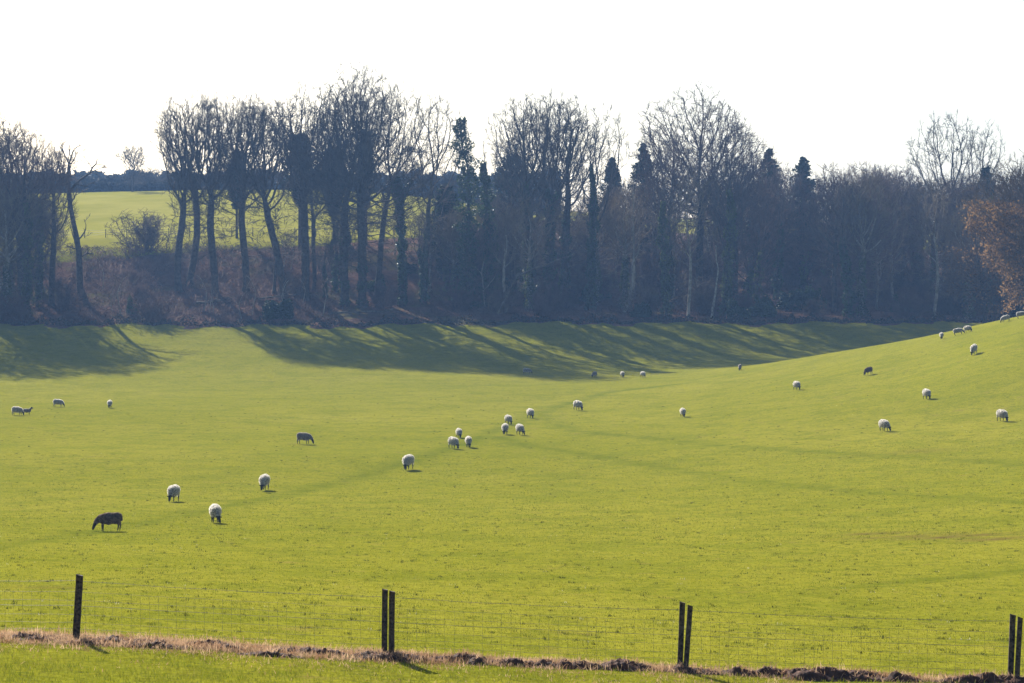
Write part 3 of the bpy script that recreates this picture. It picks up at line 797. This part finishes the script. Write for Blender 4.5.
def log(u0, D0, u1, D1, r, lift, label, m='log', name='fallen_log', z1=0):
    x0, x1 = ux(u0, D0), ux(u1, D1); t = Tubes(); rng = np.random.default_rng(int(u0))
    a = np.array([x0, D0, gz(x0, D0) + lift]); b = np.array([x1, D1, gz(x1, D1) + lift + z1]); P = [a + (b - a) * k / 6 + rng.normal(size=3) * r * .5 for k in range(7)]
    t.add(P, list(np.linspace(r, r * .5, 7)), 7)
    for k in (2, 3, 4, 5):
        e = P[k] + np.array([rng.normal() * .5, rng.normal() * .4, rng.uniform(.3, 1.3)]); t.add([P[k], (P[k] + e) / 2 + rng.normal(size=3) * .1, e], [r * .4, r * .3, r * .15], 4)
    V, F = t.arrays(); V -= a
    tag(link(name, mesh_np(name, V, F, M[m], True), None, tuple(a)), label, 'log')
log(196, 334, 232, 337, .22, .2, 'long fallen log on the bank below the third bare tree in the row')
log(258, 337, 318, 341, .16, .25, 'thin fallen log on the bank behind the leaning tree')
log(330, 326, 392, 329, .18, .3, 'fallen log lying at the foot of the tallest tree')
log(497, 321, 519, 323, .16, .6, 'pale leaning dead stem under the thin ivy spire', 'log', 'fallen_branch', 5.5)
log(515, 323, 575, 326, .13, 5.6, 'long pale dead branch slanting up across the dark joined trees', 'log', 'fallen_branch', 2.6)

# ------------------------------------------------------------------ far field: wire fence, hedges, barn
def far_fence():
    o = thing('post_and_wire_fence', (ux(120, 374), 374, gz(ux(120, 374), 374)), 'thin post and wire fence crossing the lower part of the far upper field', 'fence')
    X0, Y0, Z0 = o.location; pm = None; tops = []
    for u in np.arange(-20, 345, 21.0):
        D = 374 + (u - 120) * .01; x = ux(u, D); z = gz(x, D)
        if pm is None:
            t = Tubes(); t.add([np.array([0, 0, -.3]), np.array([0, 0, .6]), np.array([0, 0, 1.35])], [.07, .065, .06], 6); pm = mesh_np('post', *t.arrays(), M['bark'])
        link('post', pm, o, (x - X0, D - Y0, z - Z0)); tops.append(np.array([x - X0, D - Y0, z - Z0]))
    for h in (.45, .8, 1.15):
        t = Tubes(); P = [q + [0, 0, h] for q in tops]; t.add(P, [.02] * len(P), 3); link('wire', mesh_np('wire', *t.arrays(), M['wire']), o)
far_fence()

def hedge(u0, u1, D, row, thick, n, seed, label, size=.35):
    rng = np.random.default_rng(seed); u = rng.uniform(u0, u1, n); d = D + rng.uniform(-.5, .5, n) * thick
    x = ux(u, d); z = ground(x, d); xc = ux((u0 + u1) / 2, D); zc = gz(xc, D)
    Hh = (HROW - row) * D / FPX - ground(ux(u, np.full(n, float(D))), np.full(n, float(D)))
    Hh = Hh * (1 + .10 * np.sin(x * .5 + seed) + .08 * np.sin(x * 1.37) + .05 * np.sin(x * 3.1))
    C = np.stack([x - xc, d - D, z - zc + np.clip(Hh, .5, 30) * rng.uniform(0, 1, n) ** .8], 1)
    o = link('hedge', mesh_np('hedge', *leaf_quads(C, size, rng), M['hedge']), None, (xc, D, zc)); tag(o, label, 'hedge')
hedge(-150, 560, 508, 184, 4, 20000, 1, 'dark hedge along the top of the far upper field', .6)
hedge(-150, 560, 540, 179, 6, 15000, 2, 'taller hedge line behind the hedge topping the far field', .8)
hedge(-150, 560, 660, 175, 14, 16000, 3, 'bluish distant hedgerow wood forming the skyline behind the far hedges', 1.1)
for i, (u, r_) in enumerate([(228, 168), (246, 172), (262, 166), (212, 173)]):
    hero('bare_tree', u, 525 + 3 * i, r_, 40, 'round', 500 + i, ['round', 'low', 'broad', 'thin'][i] + ' bare hedgerow tree on the skyline behind the crooked row, ' + ['second from its left', 'third from its left', 'rightmost', 'leftmost'][i], twmin=.05, twig='twig_p')
hero('bare_tree', 152, 520, 166, 34, 'thicket', 510, 'low bushy bare tree on the skyline right of the lone stubby tree', twmin=.05)

def barn():
    D = 600; u = 112; x = ux(u, D); z = gz(x, D); zt = (HROW - 180.5) * D / FPX - z
    o = thing('farm_building', (x, D, z), 'small white walled farm building half hidden in the far skyline hedge', 'building')
    def box(name, a, b, m, par=o):
        V = [(i, j, k) for i in (a[0], b[0]) for j in (a[1], b[1]) for k in (a[2], b[2])]
        F = [(0, 1, 3, 2), (4, 6, 7, 5), (0, 4, 5, 1), (2, 3, 7, 6), (0, 2, 6, 4), (1, 5, 7, 3)]
        return link(name, mesh_np(name, V, F, M[m]), par)
    box('wall', (-3, -2.5, -1), (3, 2.5, zt - 1.4), 'wall')
    V = [(-3.3, -2.9, zt - 1.45), (3.3, -2.9, zt - 1.45), (3.3, 2.9, zt - 1.45), (-3.3, 2.9, zt - 1.45), (-3.1, 0, zt + .5), (3.1, 0, zt + .5)]
    link('roof', mesh_np('roof', V, [np.array([(0, 1, 5, 4), (2, 3, 4, 5), (0, 3, 2, 1)]), np.array([(1, 2, 5), (3, 0, 4)])], M['roof']), o)
barn()

def low_hedge():
    rng = np.random.default_rng(9); n = 15000; u = rng.uniform(-250, 1150, n); x_ = ux(u, 318.6); y = 318.0 + .9 * np.sin(x_ * .35) + .7 * np.sin(x_ * 1.1 + 1) + rng.normal(size=n) * .45; x = ux(u, y)
    h = np.clip(.55 + .35 * np.sin(x * .7) + .3 * np.sin(x * 1.9 + 1) + .2 * np.sin(x * 4.3), .15, 2)
    x0, z0 = 0, gz(0, 318.6)
    o = link('low_hedge', mesh_np('low_hedge', *leaf_quads(np.stack([x, y - 318.6, ground(x, y) - z0 + h * rng.uniform(0, 1, n)], 1), .15, rng), M['hedge']), None, (0, 318.6, z0))
    tag(o, 'low ragged dark hedge bank between the wood and the meadow', 'hedge')
low_hedge()

# ------------------------------------------------------------------ sheep
def sheep_mesh(seed, pose, wool, face):
    """pose: 'graze' or 'stand' or 'turn' (grazing, head turned aside); head towards +X; one continuous body"""
    mb = bpy.data.metaballs.new('sheep_body'); mb.resolution = .035; mb.render_resolution = .035; mb.threshold = .6
    K = 8.0; C = math.sqrt(1 - (.6 / K) ** (1 / 3.))
    def ball(x, y, z, r, sx=1, sy=1, sz=1, rot=None):
        e = mb.elements.new(); e.type = 'BALL' if sx == sy == sz == 1 else 'ELLIPSOID'
        e.co = (x, y, z); e.radius = r / C; e.stiffness = K
        if e.type == 'ELLIPSOID': e.size_x, e.size_y, e.size_z = sx, sy, sz; e.radius = 1.0 * r / C
        if rot: e.rotation = rot
    def chain(P, rr):
        for i in range(len(P) - 1):
            a, b = Vector(P[i]), Vector(P[i + 1]); n = max(2, int((b - a).length / .028))
            for k in range(n):
                t = k / n; q = a.lerp(b, t); ball(*q, rr[i] * (1 - t) + rr[i + 1] * t)
    rnd = random.Random(seed)
    for x, y, z, r in ((-.36, 0, .575, .195), (-.2, 0, .55, .215), (-.02, 0, .54, .225), (.16, 0, .55, .215), (.33, 0, .53, .18), (-.25, .0, .48, .16), (.05, 0, .46, .175), (.25, 0, .48, .16)):
        ball(x, y, z - .035, r + .008) if wool == 'wool' else ball(x, y, z - .028, r * .98)
    ball(-.50, 0, .54, .045); ball(-.525, 0, .48, .04); ball(-.53, 0, .42, .03)
    if pose == 'stand':
        chain([(.38, 0, .62), (.50, 0, .76), (.56, 0, .86)], (.13, .095, .085))
        chain([(.56, 0, .87), (.66, 0, .83), (.76, 0, .76)], (.08, .062, .042))
        hx, hy, hz = .56, 0, .91; ear = [(.55, s * .07, .91) for s in (-1, 1)]; eo = (0, .10, .01)
    else:
        ty = .10 if pose == 'turn' else 0
        chain([(.38, 0, .54), (.54, ty * .4, .42), (.63, ty * .8, .31)], (.125, .098, .075))
        chain([(.63, ty * .8, .30), (.68, ty * 1.1, .19), (.72, ty * 1.4, .075)], (.070, .058, .042))
        ear = [(.665, ty * .85 + s * .06, .29) for s in (-1, 1)]; eo = (-.02, .10, -.01)
    for q, s in zip(ear, (-1, 1)):
        chain([q, (q[0] + eo[0], q[1] + s * eo[1], q[2] + eo[2])], (.030, .018))
    st = [rnd.uniform(-.06, .06) for _ in range(4)]
    for i, (x, s) in enumerate(((.30, 1), (.30, -1), (-.36, 1), (-.36, -1))):
        f = st[i]
        if x > 0: chain([(x, s * .10, .42), (x + f, s * .115, .22), (x + f * .8, s * .115, .035)], (.062, .028, .019)); ball(x + f * .8 + .015, s * .115, .022, .022)
        else: chain([(x, s * .10, .42), (x - .07 + f, s * .115, .26), (x - .03 + f, s * .115, .035)], (.085, .034, .020)); ball(x - .015 + f, s * .115, .022, .022)
    ob = bpy.data.objects.new('sheep_body_source', mb); col.objects.link(ob)
    dg = bpy.context.evaluated_depsgraph_get(); dg.update()
    me = bpy.data.meshes.new_from_object(ob.evaluated_get(dg)); me.name = 'sheep'
    bpy.data.objects.remove(ob, do_unlink=True); bpy.data.metaballs.remove(mb)
    n = len(me.vertices); V = np.empty(n * 3, np.float32); me.vertices.foreach_get('co', V); V = V.reshape(-1, 3)
    N = np.empty(n * 3, np.float32); me.vertices.foreach_get('normal', N); N = N.reshape(-1, 3)
    isb = (V[:, 2] > .34) & (V[:, 0] < .50)
    d = (.016 if wool == 'wool' else .007) * (np.sin(V[:, 0] * 41 + seed) * np.sin(V[:, 1] * 47) + np.sin(V[:, 2] * 53 + V[:, 0] * 19)) * isb
    V = V + N * d[:, None]
    V[:, 2] -= V[:, 2].min(); V[:, 2] *= .82 / (np.percentile(V[isb, 2], 99.8))
    if pose == 'stand': pass
    me.vertices.foreach_set('co', V.astype(np.float32).ravel())
    me.materials.append(M[wool]); me.materials.append(M[face])
    m = len(me.polygons); c = np.empty(m * 3, np.float32); me.polygons.foreach_get('center', c); c = c.reshape(-1, 3)
    if pose == 'stand': skin = ((c[:, 0] > .50) & (c[:, 2] > .72))
    else: skin = ((c[:, 0] > .58) & (c[:, 2] < .36))
    skin = skin | ((c[:, 2] < .27) & (c[:, 0] < .52))
    me.polygons.foreach_set('material_index', skin.astype(np.int32))
    me.polygons.foreach_set('use_smooth', np.ones(m, bool)); me.update()
    return me
def fleece_mesh(me, seed, wool):
    """short locks of wool standing off the body"""
    rng = np.random.default_rng(seed); m = len(me.polygons)
    c = np.empty(m * 3, np.float32); me.polygons.foreach_get('center', c); c = c.reshape(-1, 3)
    nn = np.empty(m * 3, np.float32); me.polygons.foreach_get('normal', nn); nn = nn.reshape(-1, 3)
    mi = np.empty(m, np.int32); me.polygons.foreach_get('material_index', mi)
    ar = np.empty(m, np.float32); me.polygons.foreach_get('area', ar)
    p = ar * (mi == 0); k = rng.choice(m, 3600, p=p / p.sum())
    d = norm(nn[k] + rng.normal(size=(3600, 3)) * .45 + [0, 0, -.15]); L = rng.uniform(.018, .05, 3600)[:, None] * (1 if wool == 'wool' else .6)
    sd = norm(np.cross(d, rng.normal(size=(3600, 3)))) * .011
    B = c[k] - nn[k] * .004; V = np.stack([B - sd, B + sd, B + d * L + sd * .5, B + d * L - sd * .5], 1).reshape(-1, 3)
    return mesh_np('fleece', V, np.arange(4 * 3600).reshape(-1, 4), M[{'wool': 'fuzz', 'wool_d': 'fuzz_d', 'wool_g': 'fuzz_g'}[wool]])
SH = {}
def sheep(u, row, hpx, heading, label, pose='graze', wool='wool', face='face', sc_=1.0, dmin=34):
    """heading in degrees: 0 faces right, 180 left, -90 towards the viewer"""
    k = (pose, wool, face)
    if k not in SH:
        me = sheep_mesh(len(SH) + 1, *k); SH[k] = (me, fleece_mesh(me, len(SH), wool))
    x, D = at_row(u, row, dmin)
    o = link('sheep', SH[k][0], None, (x, D, gz(x, D) - .015))
    s = sc_ * float(np.clip((hpx * D / FPX) / .82, .82, 1.12)); o.scale = (s, s, s)
    o.rotation_euler = (0, math.atan2(gz(x, D) - gz(x + math.cos(R(heading)), D + math.sin(R(heading))), 1.0), R(heading))
    link('fleece', SH[k][1], o)
    tag(o, label, 'sheep', 'sheep grazing across the meadow')
sheep(109, 531.5, 20, 183, 'dark brown sheep side on with head down, nearest and biggest of the flock', wool='wool_d', sc_=.95)
sheep(173, 502, 17, -98, 'white sheep with black legs grazing just above and right of the dark side-on sheep', wool='wool')
sheep(215, 523.5, 19, -78, 'white sheep seen end on, nearest of the white ones', wool='wool', pose='turn')
sheep(264, 490.5, 16, -95, 'white sheep grazing towards the viewer beside the worn path, left part of the meadow')
sheep(304, 444.5, 12, -22, 'white sheep with painted shade and pale lit back alone above the path on the left', wool='wool_g')
sheep(408, 470, 15, -108, 'white sheep grazing alone on the worn path below the cluster', pose='turn')
sheep(453.5, 449, 12, -62, 'white sheep, lower left one of the three at the lower end of the cluster')
sheep(459, 438, 9.5, -80, 'white sheep, upper one of the three at the lower end of the cluster')
sheep(468.5, 447.5, 11, -85, 'white sheep, lower right one of the three at the lower end of the cluster')
sheep(505, 434.5, 11, -95, 'white sheep left of its neighbour in the middle trio of the cluster', wool='wool')
sheep(508.5, 424.5, 9.5, -70, 'white sheep, highest of the middle trio of the cluster')
sheep(520, 435, 11, -73, 'white sheep, right one of the middle trio of the cluster', pose='turn')
sheep(530.5, 418.5, 10, -75, 'white sheep just above and right of the middle trio')
sheep(578, 410.5, 10, -62, 'white sheep with dark shaded side at the top end of the worn path')
sheep(683, 417, 9, -85, 'lone sheep in the middle of the meadow right of the path end')
sheep(594.5, 377.5, 6, -120, 'dark faced sheep, leftmost of the three near the tree shadows', wool='wool_g')
sheep(622.5, 377.5, 6, -80, 'white sheep, middle one of the three near the tree shadows')
sheep(643, 377.5, 6, -70, 'white sheep, rightmost of the three near the tree shadows')
sheep(527, 374, 4.5, 5, 'sheep half lost in the tree shadow left of the three far ones', wool='wool')
sheep(740, 370.5, 5, -100, 'small grey sheep on the shadow edge right of the three far ones', wool='wool_g')
sheep(797, 390, 9, -75, 'sheep at the foot of the right hillside with dark underside')
sheep(869, 375, 8, -140, 'dark brown sheep on the right hillside', wool='wool_d')
sheep(884.5, 431.5, 12, -73, 'white sheep lowest on the right hillside', pose='turn')
sheep(927, 399.5, 10.5, -80, 'white sheep halfway up the right hillside')
sheep(1002.5, 421.5, 12, -72, 'white sheep on the right hillside near the right edge of the picture')
sheep(974, 354.5, 10, -115, 'white sheep just below the crest of the right hillside')
sheep(941.5, 339.3, 7, -100, 'sheep on the crest, leftmost against the dark wood')
sheep(959, 334.8, 6, -20, 'white sheep on the crest, left one of the close pair against the wood')
sheep(968, 332.4, 6, -60, 'white sheep on the crest, right one of the close pair against the wood')
sheep(1006, 321.9, 5, -160, 'white sheep cut off by the crest line near the right edge')
sheep(1022, 318.0, 4, -20, 'sheep barely showing over the crest at the very right edge')
sheep(17, 415.5, 9, -25, 'white sheep grazing at the left edge, left one of the touching pair')
sheep(26, 414.8, 8, 10, 'grey sheep with raised head, right one of the touching pair at the left edge', pose='stand', wool='wool_g', sc_=.9)
sheep(58, 407, 8, -20, 'dark bodied sheep with a white rim right of the touching pair', wool='wool')
sheep(109.5, 408, 8, -85, 'small sheep facing the viewer, rightmost of the four on the far left meadow')

# ------------------------------------------------------------------ wire fence in front
FL = [(-330, 0), (75, 40.0), (388, 39.56), (683, 39.15), (1015, 38.7), (1330, 38.3)]
def fence():
    FU = [-238, 75, 388, 683, 1015, 1340]; FD = [40.4, 40.0, 39.56, 39.15, 38.7, 38.3]
    P = [np.array([ux(u, d), d, gz(ux(u, d), d)]) for u, d in zip(FU, FD)]
    o = thing('wire_fence', tuple(P[0]), 'stock fence of thin wire netting on dark timber posts across the foreground', 'fence')
    O = P[0]
    def post(base, top, wd, seed):
        rng = np.random.default_rng(seed); b = np.array(base) - O; t = np.array(top) - O
        ax = norm(t - b); b = b - ax * .35; rings = []
        n = 9
        X = norm(np.cross(ax, [0, 1., 0])); Yv = np.cross(ax, X)
        V = []; prof = [(-1, -.6), (-.75, -1), (.75, -1), (1, -.7), (1, .7), (.7, 1), (-.8, 1), (-1, .65)]
        for i in range(n):
            c = b + (t - b) * i / (n - 1); tilt = 0 if i < n - 1 else 1
            for a, q in prof:
                V.append(c + X * (a * wd * (1 + rng.normal() * .025)) + Yv * (q * wd * .8 * (1 + rng.normal() * .025)) + ax * (a * .010 * tilt))
        idx = np.arange(n * 8).reshape(n, 8)
        q = np.stack([idx[:-1], np.roll(idx[:-1], -1, 1), np.roll(idx[1:], -1, 1), idx[1:]], -1).reshape(-1, 4)
        link('post', mesh_np('post', V, [q, idx[-1:][:, ::-1].copy()], M['post']), o)
    ppm = lambda i: FPX / FD[i]
    def px(i, du, h): return P[i] + np.array([du / ppm(i), 0, h])
    post(px(0, 0, 0), px(0, 3, 1.1), .050, 1)
    post(px(1, 0, 0), px(1, 4, 1.09), .056, 2)
    post(px(2, -3.9, 0), px(2, -3.3, 1.12), .047, 3)
    post(px(2, 3.2, .0) + [0, -.02, 0], px(2, 3.9, 1.09) + [0, -.02, 0], .047, 4)
    post(px(3, -2.8, 0), px(3, -.2, 1.12), .044, 5)
    post(px(3, 2.4, 0) + [0, -.12, 0], px(3, 7.6, 1.07) + [0, -.03, 0], .041, 6)
    post(px(4, -3.5, 0), px(4, -1.0, 1.10), .044, 7)
    post(px(4, 1.5, 0) + [0, -.12, 0], px(4, 6.0, 1.06) + [0, -.03, 0], .038, 8)
    post(px(5, 0, 0), px(5, 3, 1.1), .05, 9)
    def run(h, r, name, sag=.02, m='wire'):
        t = Tubes()
        for i in range(5):
            L = []
            for k in range(13):
                f = k / 12; q = P[i] * (1 - f) + P[i + 1] * f - O; q = q + [0, .06, h - sag * 4 * f * (1 - f) + .004 * math.sin(k * 1.9 + h * 30)]; L.append(q)
            t.add(L, [r] * 13, 4)
        return t
    t = run(.985, .0030, 'top', .03)
    for i in range(5):   # barbs
        for k in range(30):
            f = (k + .5) / 30; q = P[i] * (1 - f) + P[i + 1] * f - O + [0, .06, .985 - .12 * f * (1 - f)]
            t.add([q + [-.012, 0, -.022], q + [.012, 0, .022]], [0.0022, .0022], 3); t.add([q + [.016, 0, -.02], q + [-.004, .01, .022]], [0.0022, .0022], 3)
    link('barbed_wire', mesh_np('barbed_wire', *t.arrays(), M['wire']), o)
    link('tension_wire', mesh_np('tension_wire', *run(.57, .0032, 'mid', .01).arrays(), M['wire']), o)
    t = Tubes()
    hs = [.08, .18, .29, .42, .66, .80]
    for h in hs:
        tt = run(h, .0021, 'n', .008)
        for k, v in tt.g.items(): t.g.setdefault(k, []).extend(v)
    for i in range(5):
        n = int(np.linalg.norm(P[i + 1] - P[i]) / .152)
        for k in range(n):
            f = k / n; q = P[i] * (1 - f) + P[i + 1] * f - O + [0, .06, 0]
            t.add([q + [0, 0, .07], q + [.006 * math.sin(k), 0, .42], q + [0, 0, .80]], [.0018] * 3, 3)
    link('netting', mesh_np('netting', *t.arrays(), M['wire']), o)
    return P
FP = fence()

def fence_y(x): return float(np.interp(x, [p[0] for p in FP], [p[1] for p in FP])) if np.isscalar(x) else np.interp(x, [p[0] for p in FP], [p[1] for p in FP])

# soil and dead grass heaped along the fence
def soil_bank():
    rng = np.random.default_rng(5)
    xs = np.arange(-11.5, 12.5, .035); ts = np.arange(-1.0, .75, .035)
    X, T = np.meshgrid(xs, ts)
    base = np.zeros_like(X); straw = np.zeros_like(X)
    n = 150
    mx = rng.uniform(-11.5, 12.5, n); mt = -.18 + rng.normal(size=n) * .10
    for i in range(n):
        right = np.clip((mx[i] + 2.5) / 7, 0, 1)
        if right < .2 and rng.random() < .35: mt[i] += rng.normal() * .38
        h = rng.uniform(.035, .145) * (.75 + .5 * right); sx = rng.uniform(.12, .42); st = rng.uniform(.09, .17)
        base = np.maximum(base, h * np.exp(-((X - mx[i]) / sx) ** 2 - ((T - mt[i]) / st) ** 4))
    rough = .018 * np.sin(X * 31 + 3 * np.sin(T * 23)) * np.sin(T * 37 + 2 * np.sin(X * 17)) + .010 * np.sin(X * 57 + T * 49) + rng.normal(size=X.shape) * .013
    Hh = base + rough * np.clip(base / .04, 0, 1)
    edge = np.clip(np.minimum(T + 1.0, .75 - T) / .1, 0, 1)
    Y = fence_y(xs)[None, :] + T
    Z = ground(X.ravel(), Y.ravel()).reshape(X.shape) + Hh * edge - .015 + .011 * (base > .01)
    V = np.stack([X, Y, Z], -1).reshape(-1, 3); ny, nx = X.shape; idx = np.arange(ny * nx).reshape(ny, nx)
    q = np.stack([idx[:-1, :-1], idx[:-1, 1:], idx[1:, 1:], idx[1:, :-1]], -1).reshape(-1, 4)
    keep = (base.ravel()[q].max(1) > .012)
    o = link('soil_bank', mesh_np('soil_bank', V, q[keep], M['soil'], True)); tag(o, 'low broken ridge of dark turned soil under the fence', 'soil bank', kind='structure')
    return xs, ts, base
sx_, st_, sbase = soil_bank()
def bank_h(x, t):
    i = np.clip(((x - sx_[0]) / .035).astype(int), 0, len(sx_) - 1); j = np.clip(((t - st_[0]) / .035).astype(int), 0, len(st_) - 1)
    return sbase[j, i]

def blades(name, x, y, z, L, wd, rng, m, label, cat, lay=.4, kind='stuff', normal_up=.0):
    n = len(x); az = rng.uniform(0, 6.283, n)
    side = np.stack([np.cos(az), np.sin(az), np.zeros(n)], 1)
    ln = rng.uniform(0, 6.283, n); k = np.abs(rng.normal(size=n)) * lay
    tip = norm(np.stack([np.cos(ln) * k, np.sin(ln) * k, np.ones(n)], 1)) * L[:, None]
    mid = tip * .5 + np.stack([np.zeros(n), np.zeros(n), L * .08], 1)
    b = np.stack([x, y, z], 1); w_ = wd[:, None]
    V = np.stack([b - side * w_, b + side * w_, b + mid + side * w_ * .8, b + mid - side * w_ * .8, b + tip], 1).reshape(-1, 3)
    i = np.arange(n)[:, None] * 5
    F4 = i + np.array([[0, 1, 2, 3]]); F3 = i + np.array([[3, 2, 4]])
    o = link(name, mesh_np(name, V, [F4, F3], m)); tag(o, label, cat, kind=kind); return o

# straw: lies flat over the soil, wide on the left, narrow on the right
rng = np.random.default_rng(21)
n = 95000
x = rng.uniform(-11.5, 12.5, n); right = np.clip((x + 5) / 7, 0, 1)
t = rng.normal(size=n) * (.54 - .34 * right) + (-.12 + .15 * right)
keep = rng.random(n) < (1.0 - .45 * right); x, t = x[keep], t[keep]
keep = (.5 + .5 * np.sin(x * 1.9 + 2 * np.sin(x * .7)) * np.sin(t * 7 + x) > rng.random(len(x)) * .8); x, t = x[keep], t[keep]
bh = bank_h(x, t); right = np.clip((x + 5) / 7, 0, 1); k_ = (bh < .02) | (rng.random(len(x)) < .5 - .2 * right) | ((t > .0) & (rng.random(len(x)) < .5)); x, t, bh = x[k_], t[k_], bh[k_]; y = fence_y(x) + t
blades('dead_grass', x, y, ground(x, y) + bh - .005, rng.uniform(.05, .15, len(x)), rng.uniform(.003, .007, len(x)), rng, M['straw'],
       'tan dead grass strewn along the foot of the fence', 'dead grass', lay=2.2)

n = 16000
x = rng.uniform(-11.5, 12.5, n); t = -.25 - rng.exponential(.9, n); keep = (np.sin(x * 2.3 + 2 * np.sin(t * 3)) * np.sin(t * 5.1 + x) > rng.uniform(-.4, .9, n)) & (t > -5); x, t = x[keep], t[keep]
y = fence_y(x) + t
blades('straw_litter', x, y, ground(x, y), rng.uniform(.04, .10, len(x)), rng.uniform(.003, .006, len(x)), rng, M['straw'], 'thin dry stalks scattered through the grass in front of the fence', 'dead grass', lay=2.5)

M['grass'] = mat('meadow_grass', (.10, .122, .009), (.185, .182, .016), 2.2, spec=0.0, transl=.45, c3=(.25, .21, .05))
rng = np.random.default_rng(33)
n = 330000
D = 30 * np.exp(rng.random(n) * math.log(150 / 30.)); half = D * (560 / FPX)
x = rng.uniform(-1, 1, n) * half; t = D - fence_y(x)
keep = ~((np.abs(t + .05) < .35) & (rng.random(n) < .8)); x, D, t = x[keep], D[keep], t[keep]
pat = np.sin(x * 2.1 + 2 * np.sin(D * .9)) * np.sin(D * 1.7 + np.sin(x * 1.3)); keep = rng.random(len(x)) < .65 + .35 * pat; x, D, t = x[keep], D[keep], t[keep]
near = t < 0
L = rng.uniform(.02, .05, len(x)) * np.where(near, 1.9, 1.0) * (1 + .4 * (D > 80)); wd = rng.uniform(.003, .006, len(x)) * (D / 40) ** .8
blades('grass', x, D, ground(x, D) - .005, L, wd, rng, M['grass'], 'short yellow green grass of the meadow', 'grass', lay=.8)

# coarse tufts, droppings and pale stalks dotted over the meadow
def scatter_tufts():
    rng = np.random.default_rng(8); n = 1700
    D = 42 * np.exp(rng.random(n) * math.log(230 / 42.)); x = rng.uniform(-1, 1, n) * D * (540 / FPX)
    k = 14; X = np.repeat(x, k) + rng.normal(size=n * k) * .05; Y = np.repeat(D, k) + rng.normal(size=n * k) * .05
    blades('grass_tufts', X, Y, ground(X, Y) - .01, rng.uniform(.03, .08, n * k), rng.uniform(.004, .008, n * k) * np.repeat((D / 50) ** .4, k), rng,
           mat('coarse_tufts', (.06, .07, .012), (.10, .10, .016), .8, spec=0, transl=.15), 'darker coarse tufts dotted over the meadow', 'grass tufts', lay=.9)
    n = 230; D = 42 * np.exp(rng.random(n) * math.log(200 / 42.)); x = rng.uniform(-1, 1, n) * D * (540 / FPX)
    k = 3; X = np.repeat(x, k) + rng.normal(size=n * k) * .05; Y = np.repeat(D, k) + rng.normal(size=n * k) * .03
    blades('pale_stalks', X, Y, ground(X, Y), rng.uniform(.03, .06, n * k), rng.uniform(.006, .010, n * k), rng,
           mat('pale_stalk', (.34, .32, .18), (.48, .46, .32), .8, transl=.3), 'bleached pale stalks and leaves dotted over the meadow', 'dead stalks', lay=1.5)
scatter_tufts()

# ------------------------------------------------------------------ haze: the blue winter air
def haze():
    V = [(i, j, k) for i in (-1100, 1100) for j in (-140, 1750) for k in (-14, 75)]
    F = [(0, 1, 3, 2), (4, 6, 7, 5), (0, 4, 5, 1), (2, 3, 7, 6), (0, 2, 6, 4), (1, 5, 7, 3)]
    m = bpy.data.materials.new('haze'); m.use_nodes = True; n = m.node_tree.nodes
    for q in list(n): n.remove(q)
    out = n.new('ShaderNodeOutputMaterial'); v = n.new('ShaderNodeVolumePrincipled')
    v.inputs['Color'].default_value = (.30, .54, 1.0, 1); v.inputs['Density'].default_value = HAZE; v.inputs['Anisotropy'].default_value = .0
    m.node_tree.links.new(v.outputs[0], out.inputs['Volume'])
    tag(link('haze', mesh_np('haze', V, F, m)), 'thin blue winter haze over the valley', 'haze', kind='stuff')
haze()
